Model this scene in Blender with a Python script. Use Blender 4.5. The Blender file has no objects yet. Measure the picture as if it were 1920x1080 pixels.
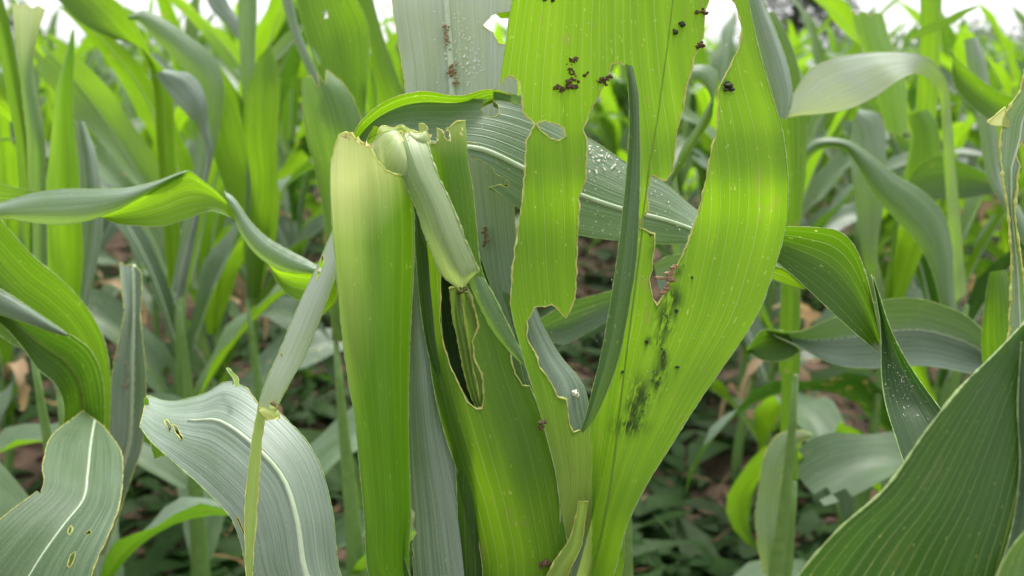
import bpy, bmesh, math, random
import numpy as np
from mathutils import Vector, Matrix, noise
from mathutils.geometry import delaunay_2d_cdt

R = math.radians
random.seed(7)
scene = bpy.context.scene
col = scene.collection

# ------------------------------------------------------------------ camera
FPX = 1700.0                      # focal length in pixels of the 1920 wide photograph
CAM = Vector((0, 0, 1.0))
PITCH = math.atan((540 - 105) / FPX)
cd = bpy.data.cameras.new('camera')
cam = bpy.data.objects.new('camera', cd)
col.objects.link(cam)
cam.location = CAM
cam.rotation_euler = (R(90) - PITCH, 0, 0)
cd.sensor_width = 36
cd.lens = 36 * FPX / 1920
cd.clip_start = 0.02
cd.clip_end = 2000
cd.dof.use_dof = True
cd.dof.focus_distance = 0.43
cd.dof.aperture_fstop = 9.5
scene.camera = cam
FWD = Vector((0, math.cos(PITCH), -math.sin(PITCH)))
UP = Vector((0, math.sin(PITCH), math.cos(PITCH)))

def at(x, y, d):
    return CAM + d * (FWD + Vector((1, 0, 0)) * ((x - 960) / FPX) + UP * ((540 - y) / FPX))

def at_np(x, y, d):
    a = (x - 960) / FPX
    b = (540 - y) / FPX
    return np.stack([CAM.x + d * a, CAM.y + d * (FWD.y + b * UP.y), CAM.z + d * (FWD.z + b * UP.z)], -1)

# ------------------------------------------------------------------ light
SUN_EL, SUN_AZ = 62, 20           # azimuth from +Y (ahead of the camera) towards +X
w = bpy.data.worlds.new('World')
scene.world = w
w.use_nodes = True
nt = w.node_tree
nt.nodes.clear()
sky = nt.nodes.new('ShaderNodeTexSky')
sky.sky_type = 'NISHITA'
sky.sun_disc = False
sky.sun_elevation = R(SUN_EL)
sky.sun_rotation = R(SUN_AZ)
sky.dust_density = 6
sky.air_density = 1.0
hs = nt.nodes.new('ShaderNodeHueSaturation')
hs.inputs['Saturation'].default_value = 0.12     # cloud cover: the blue is gone
bg = nt.nodes.new('ShaderNodeBackground')
bg.inputs['Strength'].default_value = 0.115
wo = nt.nodes.new('ShaderNodeOutputWorld')
nt.links.new(sky.outputs[0], hs.inputs['Color'])
cloud = nt.nodes.new('ShaderNodeMix'); cloud.data_type = 'RGBA'   # even white cloud layer over the clear sky
cloud.inputs[0].default_value = .5
cloud.inputs[7].default_value = (6.6, 6.7, 6.8, 1)
nt.links.new(hs.outputs[0], cloud.inputs[6])
nt.links.new(cloud.outputs[2], bg.inputs['Color'])
nt.links.new(bg.outputs[0], wo.inputs['Surface'])
sl = bpy.data.lights.new('sun', 'SUN')
sl.energy = 1.5
sl.angle = R(10)
sl.color = (1, 0.97, 0.9)
so = bpy.data.objects.new('sun', sl)
col.objects.link(so)
sd = Vector((math.sin(R(SUN_AZ)) * math.cos(R(SUN_EL)), math.cos(R(SUN_AZ)) * math.cos(R(SUN_EL)), math.sin(R(SUN_EL))))
so.rotation_euler = sd.to_track_quat('Z', 'Y').to_euler()
so.location = (0, 0, 8)
scene.view_settings.view_transform = 'Standard'
scene.view_settings.look = 'None'
scene.view_settings.exposure = 1.55
scene.view_settings.gamma = 1
scene.view_settings.use_curve_mapping = False
scene.cycles.max_bounces = 10
scene.cycles.transmission_bounces = 8
scene.cycles.diffuse_bounces = 5

# ------------------------------------------------------------------ materials
class NT:
    def __init__(s, name):
        s.m = bpy.data.materials.new(name)
        s.m.use_nodes = True
        s.t = s.m.node_tree
        s.t.nodes.clear()
        s.out = s.n('ShaderNodeOutputMaterial')
    def n(s, t, **k):
        x = s.t.nodes.new(t)
        for a, b in k.items():
            setattr(x, a, b)
        return x
    def l(s, a, b):
        s.t.links.new(a, b)
    def v(s, sock, val):
        if hasattr(val, 'is_linked') or hasattr(val, 'links'):
            s.l(val, sock)
        else:
            sock.default_value = val
    def math(s, op, a, b=0.5, c=None, clamp=False):
        x = s.n('ShaderNodeMath', operation=op, use_clamp=clamp)
        s.v(x.inputs[0], a); s.v(x.inputs[1], b)
        if c is not None: s.v(x.inputs[2], c)
        return x.outputs[0]
    def mix(s, f, a, b, mode='MIX'):
        x = s.n('ShaderNodeMix', data_type='RGBA', blend_type=mode)
        s.v(x.inputs[0], f)
        s.v(x.inputs[6], a if not isinstance(a, tuple) else (*a, 1)); s.v(x.inputs[7], b if not isinstance(b, tuple) else (*b, 1))
        return x.outputs[2]
    def noise(s, vec, scale, detail=3, rough=.5):
        x = s.n('ShaderNodeTexNoise')
        s.v(x.inputs['Vector'], vec)
        x.inputs['Scale'].default_value = scale
        x.inputs['Detail'].default_value = detail
        x.inputs['Roughness'].default_value = rough
        return x.outputs[0]
    def ramp(s, f, a, b):
        x = s.n('ShaderNodeMapRange')
        s.v(x.inputs[0], f)
        x.inputs[1].default_value = a; x.inputs[2].default_value = b
        return x.outputs[0]

def leaf_material():
    """Corn blade. Object colour R = youth (yellow green, thin), G = wax: waxy bloom and painted sky sheen of the upper face, B = wear."""
    g = NT('corn_blade')
    uv = g.n('ShaderNodeUVMap').outputs[0]
    oi = g.n('ShaderNodeObjectInfo')
    sep = g.n('ShaderNodeSeparateColor')
    g.l(oi.outputs['Color'], sep.inputs[0])
    young, wax_sheen, wear = sep.outputs[0], sep.outputs[1], sep.outputs[2]
    rnd = oi.outputs['Random']
    sx = g.n('ShaderNodeSeparateXYZ'); g.l(uv, sx.inputs[0])
    ux, vy = sx.outputs[0], sx.outputs[1]
    def stretched(kx, ky, off=0.0):
        c = g.n('ShaderNodeCombineXYZ')
        g.l(g.math('MULTIPLY', ux, kx), c.inputs[0]); g.l(g.math('MULTIPLY', vy, ky), c.inputs[1])
        g.l(g.math('MULTIPLY', rnd, 37.0 + off), c.inputs[2])
        return c.outputs[0]
    streak = g.noise(stretched(900, 9), 1.0, 3, .6)
    broad = g.noise(stretched(160, 10, 5), 1.0, 2)
    blotch = g.noise(stretched(30, 22, 9), 1.0, 3)
    # main veins about 4.6 mm apart, fine veins between them
    ph = g.math('ADD', g.math('MULTIPLY', ux, 1000 / 4.6), g.math('MULTIPLY', g.noise(stretched(60, 3, 2), 1, 1), 1.3))
    fr = g.math('ABSOLUTE', g.math('SUBTRACT', g.math('FRACT', ph), .5))
    vein = g.math('MULTIPLY', g.math('POWER', g.ramp(fr, .09, .0), 1.4), g.ramp(g.noise(stretched(110, 7, 8), 1, 2), .25, .75))
    ph2 = g.math('MULTIPLY', ux, 1000 / 0.95)
    fine = g.math('ABSOLUTE', g.math('SUBTRACT', g.math('FRACT', ph2), .5))
    # object's own colours
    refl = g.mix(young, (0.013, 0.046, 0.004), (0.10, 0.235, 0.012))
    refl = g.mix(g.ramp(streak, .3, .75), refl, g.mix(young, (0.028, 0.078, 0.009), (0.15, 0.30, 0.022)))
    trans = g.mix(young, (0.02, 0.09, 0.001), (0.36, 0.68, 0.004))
    trans = g.mix(g.ramp(broad, .35, .75), trans, g.mix(young, (0.045, 0.16, 0.003), (0.52, 0.88, 0.01)))
    trans = g.mix(g.math('MULTIPLY', vein, .55), trans, (0.78, 0.92, 0.30))
    refl = g.mix(g.math('MULTIPLY', g.math('MULTIPLY', vein, g.math('ADD', .3, g.math('MULTIPLY', young, .7))), .35), refl, (0.30, 0.42, 0.14))
    # pale base tissue (attribute) and frass smears with shade painted in (attribute)
    pa = g.n('ShaderNodeAttribute', attribute_name='pale')
    refl = g.mix(pa.outputs['Fac'], refl, g.mix(g.ramp(g.math('ADD', g.math('MULTIPLY', streak, .5), g.math('MULTIPLY', broad, .5)), .38, .62), (0.40, 0.50, 0.12), (0.66, 0.70, 0.30)))
    trans = g.mix(pa.outputs['Fac'], trans, (0.85, 0.90, 0.35))
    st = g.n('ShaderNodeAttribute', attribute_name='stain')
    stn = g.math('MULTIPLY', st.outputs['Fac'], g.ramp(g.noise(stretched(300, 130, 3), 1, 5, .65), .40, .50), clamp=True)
    # sparse yellow flecks and insect scars
    fl = g.ramp(g.noise(stretched(700, 260, 4), 1, 1, .5), .72, .77)
    trans = g.mix(g.math('MULTIPLY', fl, .6), trans, (0.85, 0.9, 0.25))
    br = g.math('MULTIPLY', g.ramp(g.noise(stretched(70, 45, 6), 1, 3, .7), .62, .68), wear)
    refl = g.mix(br, refl, (0.30, 0.22, 0.10)); trans = g.mix(br, trans, (0.35, 0.27, 0.08))
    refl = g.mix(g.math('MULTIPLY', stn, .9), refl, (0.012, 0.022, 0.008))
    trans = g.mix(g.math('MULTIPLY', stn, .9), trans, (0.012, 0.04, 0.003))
    # upper face carries grey wax, sky sheen painted into it, and fine white hairs; it is front facing
    geo = g.n('ShaderNodeNewGeometry')
    front = g.math('SUBTRACT', 1.0, geo.outputs['Backfacing'])
    up = g.math('MULTIPLY', front, wax_sheen)
    wax_sheen_c = g.mix(g.ramp(streak, .35, .7), (0.135, 0.185, 0.142), (0.255, 0.318, 0.262))
    wax_sheen_c = g.mix(g.math('MULTIPLY', vein, .28), wax_sheen_c, (0.40, 0.46, 0.42))
    wf = g.math('MULTIPLY', up, g.ramp(g.math('ADD', blotch, g.math('MULTIPLY', broad, .6)), .35, .95), clamp=True)
    wf = g.math('MULTIPLY', g.math('ADD', g.math('MULTIPLY', wf, .5), g.math('MULTIPLY', up, .5)), 1.0, clamp=True)
    wax_sheen_c = g.mix(pa.outputs['Fac'], wax_sheen_c, (0.52, 0.58, 0.52))
    refl = g.mix(wf, refl, wax_sheen_c)
    hair = g.math('MULTIPLY', g.ramp(g.noise(uv, 1500, 0), .74, .80), front)
    refl = g.mix(g.math('MULTIPLY', hair, .35), refl, (0.6, 0.65, 0.6))
    bump = g.n('ShaderNodeBump'); bump.inputs['Strength'].default_value = .35; bump.inputs['Distance'].default_value = .0007
    hgt = g.math('ADD', g.math('MULTIPLY', vein, 1.0), g.math('ADD', g.math('MULTIPLY', fine, .25), g.math('ADD', g.math('MULTIPLY', broad, 2.2), g.math('MULTIPLY', streak, .6))))
    g.l(hgt, bump.inputs['Height'])
    p = g.n('ShaderNodeBsdfPrincipled')
    g.l(refl, p.inputs['Base Color'])
    g.v(p.inputs['Roughness'], g.math('ADD', .36, g.math('MULTIPLY', streak, .22)))
    p.inputs['Specular IOR Level'].default_value = .42
    g.l(bump.outputs[0], p.inputs['Normal'])
    tr = g.n('ShaderNodeBsdfTranslucent')
    g.l(trans, tr.inputs['Color']); g.l(bump.outputs[0], tr.inputs['Normal'])
    mx = g.n('ShaderNodeMixShader')
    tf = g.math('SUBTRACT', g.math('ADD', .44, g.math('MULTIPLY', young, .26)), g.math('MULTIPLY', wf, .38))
    g.v(mx.inputs[0], tf)
    g.l(p.outputs[0], mx.inputs[1]); g.l(tr.outputs[0], mx.inputs[2])
    g.l(mx.outputs[0], g.out.inputs[0])
    return g.m

def thin_mat(name, c, tc, mixf=.35, rough=.5, scale=900, c2=None, spec=.4):
    g = NT(name)
    tc0 = g.n('ShaderNodeTexCoord').outputs['Object']
    nz = g.noise(tc0, scale, 3, .6)
    p = g.n('ShaderNodeBsdfPrincipled')
    g.l(g.mix(g.ramp(nz, .3, .7), c, c2 or tuple(x * .6 for x in c)), p.inputs['Base Color'])
    p.inputs['Roughness'].default_value = rough
    p.inputs['Specular IOR Level'].default_value = spec
    tr = g.n('ShaderNodeBsdfTranslucent'); tr.inputs['Color'].default_value = (*tc, 1)
    mx = g.n('ShaderNodeMixShader'); mx.inputs[0].default_value = mixf
    g.l(p.outputs[0], mx.inputs[1]); g.l(tr.outputs[0], mx.inputs[2]); g.l(mx.outputs[0], g.out.inputs[0])
    return g.m

def solid_mat(name, c, c2, scale, rough=.8, bump=.3, detail=5, dist=.01):
    g = NT(name)
    tc0 = g.n('ShaderNodeTexCoord').outputs['Object']
    nz = g.noise(tc0, scale, detail, .6)
    p = g.n('ShaderNodeBsdfPrincipled')
    g.l(g.mix(g.ramp(nz, .35, .65), c, c2), p.inputs['Base Color'])
    p.inputs['Roughness'].default_value = rough
    b = g.n('ShaderNodeBump'); b.inputs['Strength'].default_value = bump; b.inputs['Distance'].default_value = dist
    g.l(g.noise(tc0, scale * 3, detail, .6), b.inputs['Height']); g.l(b.outputs[0], p.inputs['Normal'])
    g.l(p.outputs[0], g.out.inputs[0])
    return g.m

M_LEAF = leaf_material()
M_RIM = thin_mat('chewed_margin', (0.60, 0.66, 0.26), (0.85, 0.9, 0.4), .5, .6, 160, (0.36, 0.27, 0.09))
M_MARGIN = thin_mat('leaf_margin', (0.40, 0.52, 0.26), (0.7, 0.85, 0.3), .45)
M_MID = thin_mat('midrib', (0.52, 0.60, 0.46), (0.6, 0.75, 0.35), .25, .4, 200, (0.42, 0.52, 0.34))
M_MIDG = thin_mat('green_midrib', (0.22, 0.36, 0.06), (0.55, 0.70, 0.08), .6, .4, 300, (0.20, 0.26, 0.07))
M_STALK = thin_mat('stalk', (0.11, 0.21, 0.05), (0.3, 0.5, 0.05), .2, .4, 120, (0.17, 0.28, 0.08))
M_FRASS = solid_mat('frass', (0.14, 0.085, 0.028), (0.035, 0.024, 0.010), 900, .7, .6, 3, .0006)
M_FRASSD = solid_mat('wet_frass', (0.03, 0.035, 0.012), (0.01, 0.015, 0.006), 900, .5, .6, 3, .0006)
M_DRY = thin_mat('dried_tissue', (0.45, 0.33, 0.2), (0.6, 0.42, 0.2), .3, .7, 800, (0.26, 0.15, 0.08))
M_FLECK = thin_mat('pale_flecks', (0.75, 0.75, 0.66), (0.8, 0.8, 0.6), .2, .6)

# ------------------------------------------------------------------ builders
def link(name, me, parent=None):
    o = bpy.data.objects.new(name, me)
    col.objects.link(o)
    if parent is not None:
        o.parent = parent
        o.matrix_parent_inverse = parent.matrix_world.inverted()
    return o

def tag(o, label=None, cat=None, group=None, kind=None):
    if label: o['label'] = label
    if cat: o['category'] = cat
    if group: o['group'] = group
    if kind: o['kind'] = kind
    return o

def mesh(name, V, F, mats, smooth=True, mi=None):
    me = bpy.data.meshes.new(name)
    me.from_pydata([tuple(v) for v in V], [], [tuple(f) for f in F])
    for m in mats: me.materials.append(m)
    me.polygons.foreach_set('use_smooth', [smooth] * len(me.polygons))
    if mi is not None: me.polygons.foreach_set('material_index', mi)
    me.update()
    return me

def tube(pts, radii, n=6, V=None, F=None, cap=True):
    V = [] if V is None else V
    F = [] if F is None else F
    pts = [Vector(p) for p in pts]
    base = len(V)
    ref = None
    for i, p in enumerate(pts):
        t = (pts[min(i + 1, len(pts) - 1)] - pts[max(i - 1, 0)])
        if t.length < 1e-9: t = Vector((0, 0, 1))
        t.normalize()
        if ref is None:
            ref = t.orthogonal().normalized()
        ref = (ref - t * ref.dot(t))
        if ref.length < 1e-6: ref = t.orthogonal()
        ref.normalize()
        b = t.cross(ref)
        r = radii[i] if hasattr(radii, '__len__') else radii
        for k in range(n):
            a = 2 * math.pi * k / n
            V.append(p + (ref * math.cos(a) + b * math.sin(a)) * r)
    for i in range(len(pts) - 1):
        for k in range(n):
            F.append((base + i * n + k, base + i * n + (k + 1) % n, base + (i + 1) * n + (k + 1) % n, base + (i + 1) * n + k))
    if cap:
        F.append(tuple(base + k for k in range(n))[::-1])
        F.append(tuple(base + (len(pts) - 1) * n + k for k in range(n)))
    return V, F

def rough_poly(poly, amp=1.6, step=7, seed=0):
    """subdivide a closed outline and make it ragged like a bitten edge"""
    out = []
    n = len(poly)
    for i in range(n):
        a = np.array(poly[i], float); b = np.array(poly[(i + 1) % n], float)
        L = np.linalg.norm(b - a)
        k = max(1, int(L / step))
        for j in range(k):
            p = a + (b - a) * j / k
            q = Vector((p[0] * .06 + seed, p[1] * .06, seed * 1.7))
            q2 = q * 3.1
            out.append((p[0] + amp * (noise.noise(q) * 1.3 + noise.noise(q2) * .8), p[1] + amp * (noise.noise(q + Vector((9, 3, 1))) * 1.3 + noise.noise(q2 + Vector((5, 7, 1))) * .8)))
    return out

def in_poly(px, py, poly):
    inside = np.zeros(px.shape, bool)
    n = len(poly)
    j = n - 1
    for i in range(n):
        xi, yi = poly[i]; xj, yj = poly[j]
        c = ((yi > py) != (yj > py)) & (px < (xj - xi) * (py - yi) / ((yj - yi) or 1e-12) + xi)
        inside ^= c
        j = i
    return inside

class Rib:
    """A ruled strip of blade between two edge curves. rows: (xl, yl, xr, yr, depth_l[, depth_r])."""
    def __init__(s, rows, cup=0.0, side='U', cuts=(), mid=None, att=None, attw=.02, wave=0.0, jag=0.0, step=12, pale=None, stain=None,
                 rough=1.6, midpx=None, fold=0.0, midmat=None, midv=(0, 1), seed=None, tip=None):
        rows = [tuple(r) + ((r[4],) if len(r) == 5 else ()) for r in rows]
        A = np.array(rows, float)
        if att is not None:                       # run the blade on, narrowing, to the stalk
            l = A[-1]
            prev = A[-2]
            ax, ay, ad = att
            wpx = attw * FPX / ad / 2
            ext = []
            for t in (.3, .6, .85, 1.0):
                e = t * t * (3 - 2 * t)
                m = np.array([(l[0] + l[2]) / 2, (l[1] + l[3]) / 2, (l[4] + l[5]) / 2])
                c = m + (np.array([ax, ay, ad]) - m) * t
                h = np.array([(l[2] - l[0]) / 2, (l[3] - l[1]) / 2])
                hl = np.linalg.norm(h) or 1
                hh = h / hl * (hl * (1 - e) + wpx * e)
                ext.append([c[0] - hh[0], c[1] - hh[1], c[0] + hh[0], c[1] + hh[1], c[2], c[2]])
            A = np.vstack([A, ext])
        # catmull-rom through the rows
        N = 240
        n = len(A)
        mids = at_np((A[:, 0] + A[:, 2]) / 2, (A[:, 1] + A[:, 3]) / 2, (A[:, 4] + A[:, 5]) / 2)
        seg = np.linalg.norm(np.diff(mids, axis=0), axis=1) + 1e-5
        T = np.concatenate([[0], np.cumsum(seg)])
        s.L = T[-1]
        T = T / T[-1]
        ts = np.linspace(0, 1, N)
        m = np.zeros_like(A)
        for i in range(n):
            a, b = max(i - 1, 0), min(i + 1, n - 1)
            m[i] = (A[b] - A[a]) / (T[b] - T[a])
        idx = np.clip(np.searchsorted(T, ts, side='right') - 1, 0, n - 2)
        h = (T[idx + 1] - T[idx])[:, None]
        t = ((ts - T[idx]) / (T[idx + 1] - T[idx]))[:, None]
        s.S = (2 * t**3 - 3 * t**2 + 1) * A[idx] + (t**3 - 2 * t**2 + t) * h * m[idx] + (-2 * t**3 + 3 * t**2) * A[idx + 1] + (t**3 - t**2) * h * m[idx + 1]
        s.ts = ts
        Lp = at_np(s.S[:, 0], s.S[:, 1], s.S[:, 4]); Rp = at_np(s.S[:, 2], s.S[:, 3], s.S[:, 5])
        s.W = float(np.max(np.linalg.norm(Lp - Rp, axis=1)))
        s.cup, s.side, s.cuts, s.mid, s.wave, s.jag, s.step = cup, side, cuts, mid, wave, jag, step
        s.pale, s.stain, s.rough, s.fold, s.midmat, s.midv = pale, stain, rough, fold, midmat, midv
        s.midpx = midpx
        s.seed = seed if seed is not None else (rows[0][0] * .013 + rows[0][1] * .007)
        s.dmean = float(np.mean(A[:, 4]))
    def pix(s, u, v):
        v = np.clip(v, 0, 1); u = np.asarray(u, float)
        c = [np.interp(v, s.ts, s.S[:, k]) for k in range(6)]
        return c[0] + (c[2] - c[0]) * u, c[1] + (c[3] - c[1]) * u, c[4] + (c[5] - c[4]) * u
    def pos(s, u, v):
        x, y, d = s.pix(u, v)
        u = np.asarray(u, float)
        d = d + s.cup * (1 - (2 * u - 1) ** 2)
        if s.fold:
            mu = s.mid[0] if s.mid else .5
            d = d + s.fold * (1 - np.abs(u - mu) / max(mu, 1 - mu))
        if s.wave:
            e = np.abs(2 * u - 1) ** 2
            k = s.L / .06
            d = d + s.wave * e * np.sin(v * k * 2 * math.pi * .9 + s.seed * 9 + (u > .5) * 2.1) + s.wave * .5 * np.sin(v * k * 3.1 + u * 4 + s.seed)
        return at_np(x, y, d)
    def inv(s, px, py):
        """pixel -> (u, v)"""
        Lx, Ly, Rx, Ry = s.S[:, 0], s.S[:, 1], s.S[:, 2], s.S[:, 3]
        dx, dy = Rx - Lx, Ry - Ly
        cr = dx * (py - Ly) - dy * (px - Lx)
        u = ((px - Lx) * dx + (py - Ly) * dy) / (dx * dx + dy * dy + 1e-9)
        sc = np.nonzero(np.sign(cr[:-1]) != np.sign(cr[1:]))[0]
        best = None
        for k in sc:
            f = cr[k] / (cr[k] - cr[k + 1] + 1e-12)
            uu = u[k] + (u[k + 1] - u[k]) * f
            cost = max(0, -uu, uu - 1)
            if best is None or cost < best[0]:
                best = (cost, uu, s.ts[k] + (s.ts[k + 1] - s.ts[k]) * f)
        if best is None or best[0] > 3:
            if best is None:
                k = 0 if abs(cr[0]) < abs(cr[-1]) else -1
                return float(np.clip(u[k], -.6, 1.6)), -.04 if k == 0 else 1.04
        return float(np.clip(best[1], -.8, 1.8)), float(best[2])
    def build(s):
        """returns V(np), tri list, uv, pale, stain, boundary loops"""
        W, L = s.W, s.L
        stepm = s.step / FPX * s.dmean
        nu = max(4, min(70, int(W / stepm))); nv = max(8, min(220, int(L / stepm)))
        pts, edges = [], []
        # outline, with a slightly uneven margin
        ring = []
        for k in range(nv * 2): ring.append((0, k / (nv * 2)))
        for k in range(nu * 2): ring.append((k / (nu * 2), 1))
        for k in range(nv * 2): ring.append((1, 1 - k / (nv * 2)))
        for k in range(nu * 2): ring.append((1 - k / (nu * 2), 0))
        outline = []
        for (u, v) in ring:
            j = 0
            if s.jag:
                q = Vector((v * L * 160 + s.seed * 3, u * 7, s.seed))
                j = s.jag * (max(0, noise.noise(q) + .1) * 1.6 + .35 * abs(noise.noise(q * 4)))
            uu = u + (j / W if u == 0 else (-j / W if u == 1 else 0))
            outline.append((uu * W, v * L))
        n0 = len(outline)
        pts += outline
        edges += [(i, (i + 1) % n0) for i in range(n0)]
        cutuv = []
        for ci, c in enumerate(s.cuts):
            rp = rough_poly(c, s.rough, 6, s.seed + ci)
            q = [s.inv(a, b) for a, b in rp]
            q = [(a * W, b * L) for a, b in q]
            cutuv.append(q)
            b0 = len(pts)
            pts += q
            edges += [(b0 + i, b0 + (i + 1) % len(q)) for i in range(len(q))]
        g = []
        for i in range(1, nu):
            for j in range(1, nv):
                g.append(((i + (.5 if j % 2 else 0) * .6) / nu * W, j / nv * L))
        pts += g
        res = delaunay_2d_cdt([Vector(p) for p in pts], edges, [], 0, 1e-6)
        V2 = np.array([tuple(v) for v in res[0]])
        F = np.array([tuple(f) for f in res[2]])
        C = V2[F].mean(axis=1)
        keep = in_poly(C[:, 0], C[:, 1], outline)
        for q in cutuv:
            keep &= ~in_poly(C[:, 0], C[:, 1], q)
        a = V2[F]
        area = np.abs(np.cross(a[:, 1] - a[:, 0], a[:, 2] - a[:, 0]))
        keep &= area > 1e-10
        F = F[keep]
        used = np.unique(F)
        remap = -np.ones(len(V2), int); remap[used] = np.arange(len(used))
        V2 = V2[used]; F = remap[F]
        P = s.pos(np.clip(V2[:, 0] / W, -.1, 1.1), V2[:, 1] / L)
        # orientation
        nrm = np.cross(P[F[:, 1]] - P[F[:, 0]], P[F[:, 2]] - P[F[:, 0]])
        tocam = np.array(CAM)[None] - P[F].mean(axis=1)
        dot = float(np.sum(nrm * tocam))
        if (dot < 0) == (s.side == 'U'):
            F = F[:, ::-1]
        # boundary
        cnt = {}
        for f in F:
            for e in ((f[0], f[1]), (f[1], f[2]), (f[2], f[0])):
                k = (min(e), max(e)); cnt[k] = cnt.get(k, 0) + 1
        bnd = [k for k, c in cnt.items() if c == 1]
        px, py, _ = s.pix(np.clip(V2[:, 0] / W, 0, 1), V2[:, 1] / L)
        pale = np.array([s.pale(x, y) for x, y in zip(px, py)]) if s.pale else np.zeros(len(V2))
        stain = np.array([s.stain(x, y) for x, y in zip(px, py)]) if s.stain else np.zeros(len(V2))
        tol = 1e-5 + (1.9 * s.jag if s.jag <= .0003 else 0)
        nat = (V2[:, 0] < tol) | (V2[:, 0] > W - tol)
        return P, F, V2, pale, stain, bnd, nat

def loops(edges):
    adj = {}
    for a, b in edges:
        adj.setdefault(a, []).append(b); adj.setdefault(b, []).append(a)
    seen = set(); out = []
    for st in adj:
        for nb in adj[st]:
            if (min(st, nb), max(st, nb)) in seen: continue
            path = [st]; cur, nx = st, nb
            while True:
                seen.add((min(cur, nx), max(cur, nx)))
                path.append(nx)
                c = [q for q in adj[nx] if (min(nx, q), max(nx, q)) not in seen]
                if not c or nx == st: break
                cur, nx = nx, c[0]
            out.append(path)
    return out

def leaf(parent, ribs, name='leaf', c=(.4, .6, .2), rim=.00042, margin=.0002, label=None):
    V, F, UVs, PA, ST, MI = [], [], [], [], [], []
    for r in ribs:
        P, f, uv, pa, st, bnd, nat = r.build()
        b = len(V)
        V += [tuple(p) for p in P]; F += [tuple(int(k) + b for k in t) for t in f]
        MI += [0] * len(f)
        UVs += [tuple(q) for q in uv]; PA += list(pa); ST += list(st)
        for kind, rad, mi in ((False, rim, 1), (True, margin, 2)):
            if not rad: continue
            es = [e for e in bnd if bool(nat[e[0]] and nat[e[1]]) == kind]
            for lp in loops(es):
                if len(lp) < 3: continue
                TV, TF = tube([P[i] for i in lp], [rad * (.3 + 1.4 * abs(noise.noise(Vector(P[i]) * 300)) + .9 * abs(noise.noise(Vector(P[i]) * 90))) for i in lp], 4, cap=False)
                b = len(V)
                V += [tuple(p) for p in TV]; F += [tuple(k + b for k in t) for t in TF]
                MI += [mi] * len(TF)
                UVs += [(0, 0)] * len(TV); PA += [0] * len(TV); ST += [0] * len(TV)
    me = mesh(name, V, F, [M_LEAF, M_RIM, M_MARGIN], True, MI)
    uvl = me.uv_layers.new(name='UVMap')
    vi = np.zeros(len(me.loops), int); me.loops.foreach_get('vertex_index', vi)
    uvl.data.foreach_set('uv', np.array(UVs, float)[vi].ravel())
    for nm, arr in (('pale', PA), ('stain', ST)):
        if any(arr):
            at_ = me.attributes.new(nm, 'FLOAT', 'POINT'); at_.data.foreach_set('value', np.array(arr, np.float32))
    o = link(name, me, parent)
    o.color = (*c, 1)
    if label: o['label'] = label
    for r in ribs:
        if r.mid:
            u, r0, r1 = r.mid
            vs = np.linspace(r.midv[0], r.midv[1], 40)
            us = np.full(40, u)
            if r.midpx:
                iv = np.array(sorted([r.inv(*m)[::-1] for m in r.midpx]))
                us = np.interp(vs, iv[:, 0], iv[:, 1])
            pts = r.pos(us, vs)
            rad = np.linspace(r0, r1, 40)
            TV, TF = tube([Vector(p) + (Vector(p) - CAM).normalized() * rad[i] * -.1 for i, p in enumerate(pts)], list(rad), 6)
            link('midrib', mesh('midrib', TV, TF, [r.midmat or M_MID]), o)
    return o

def blob(V, F, c, r, seed, sx=1, sy=1, sz=1):
    if sx == 1.25: sx, sy, sz = 1.3, .75, .6
    bm = bmesh.new()
    bmesh.ops.create_icosphere(bm, subdivisions=2, radius=1)
    b = len(V)
    rot = Matrix.Rotation(seed * 2.3, 3, 'Z') @ Matrix.Rotation(seed * 1.1, 3, 'X')
    for v in bm.verts:
        q = v.co * (1 + .8 * noise.noise(v.co * 1.7 + Vector((seed * 5, seed, 0))))
        q = rot @ Vector((q.x * sx, q.y * sy, q.z * sz))
        V.append(Vector(c) + q * r)
    for f in bm.faces: F.append(tuple(b + v.index for v in f.verts))
    bm.free()

def on_leaf(rib, x, y, off=-.0012):
    u, v = rib.inv(x, y)
    p = Vector(rib.pos(np.array([u]), np.array([v]))[0])
    return p + (p - CAM).normalized() * off

TRACED = []
def plant(label, x, y, d, group=None, r=.011, hgt=None):
    P = at(x, y, d)
    e = bpy.data.objects.new('corn_plant', None)
    col.objects.link(e)
    e.location = (P.x, P.y, 0)
    e.empty_display_size = .1
    bpy.context.view_layer.update()
    tag(e, label, 'corn plant', group)
    n = 14
    pts, rad = [], []
    for i in range(n + 1):
        t = i / n
        pts.append(Vector((P.x + .006 * math.sin(t * 5 + x), P.y + .006 * math.sin(t * 4), -.02 + (P.z + .02) * t)))
        rad.append(r * (1.25 - 1.05 * t ** 1.5) * (1.12 if i % 3 == 0 and i < 12 else 1))
    TV, TF = tube(pts, rad, 10)
    o = link('stalk', mesh('stalk', TV, TF, [M_STALK]), e)
    e['_top'] = P.z
    TRACED.append(e)
    return e
# ================================================================== the chewed plant in front
main = plant('large chewed corn plant in front, its whorl torn open, frass on its bright leaf', 905, 1560, .43, r=.014)
B0 = (905, 1540, .43)

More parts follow.
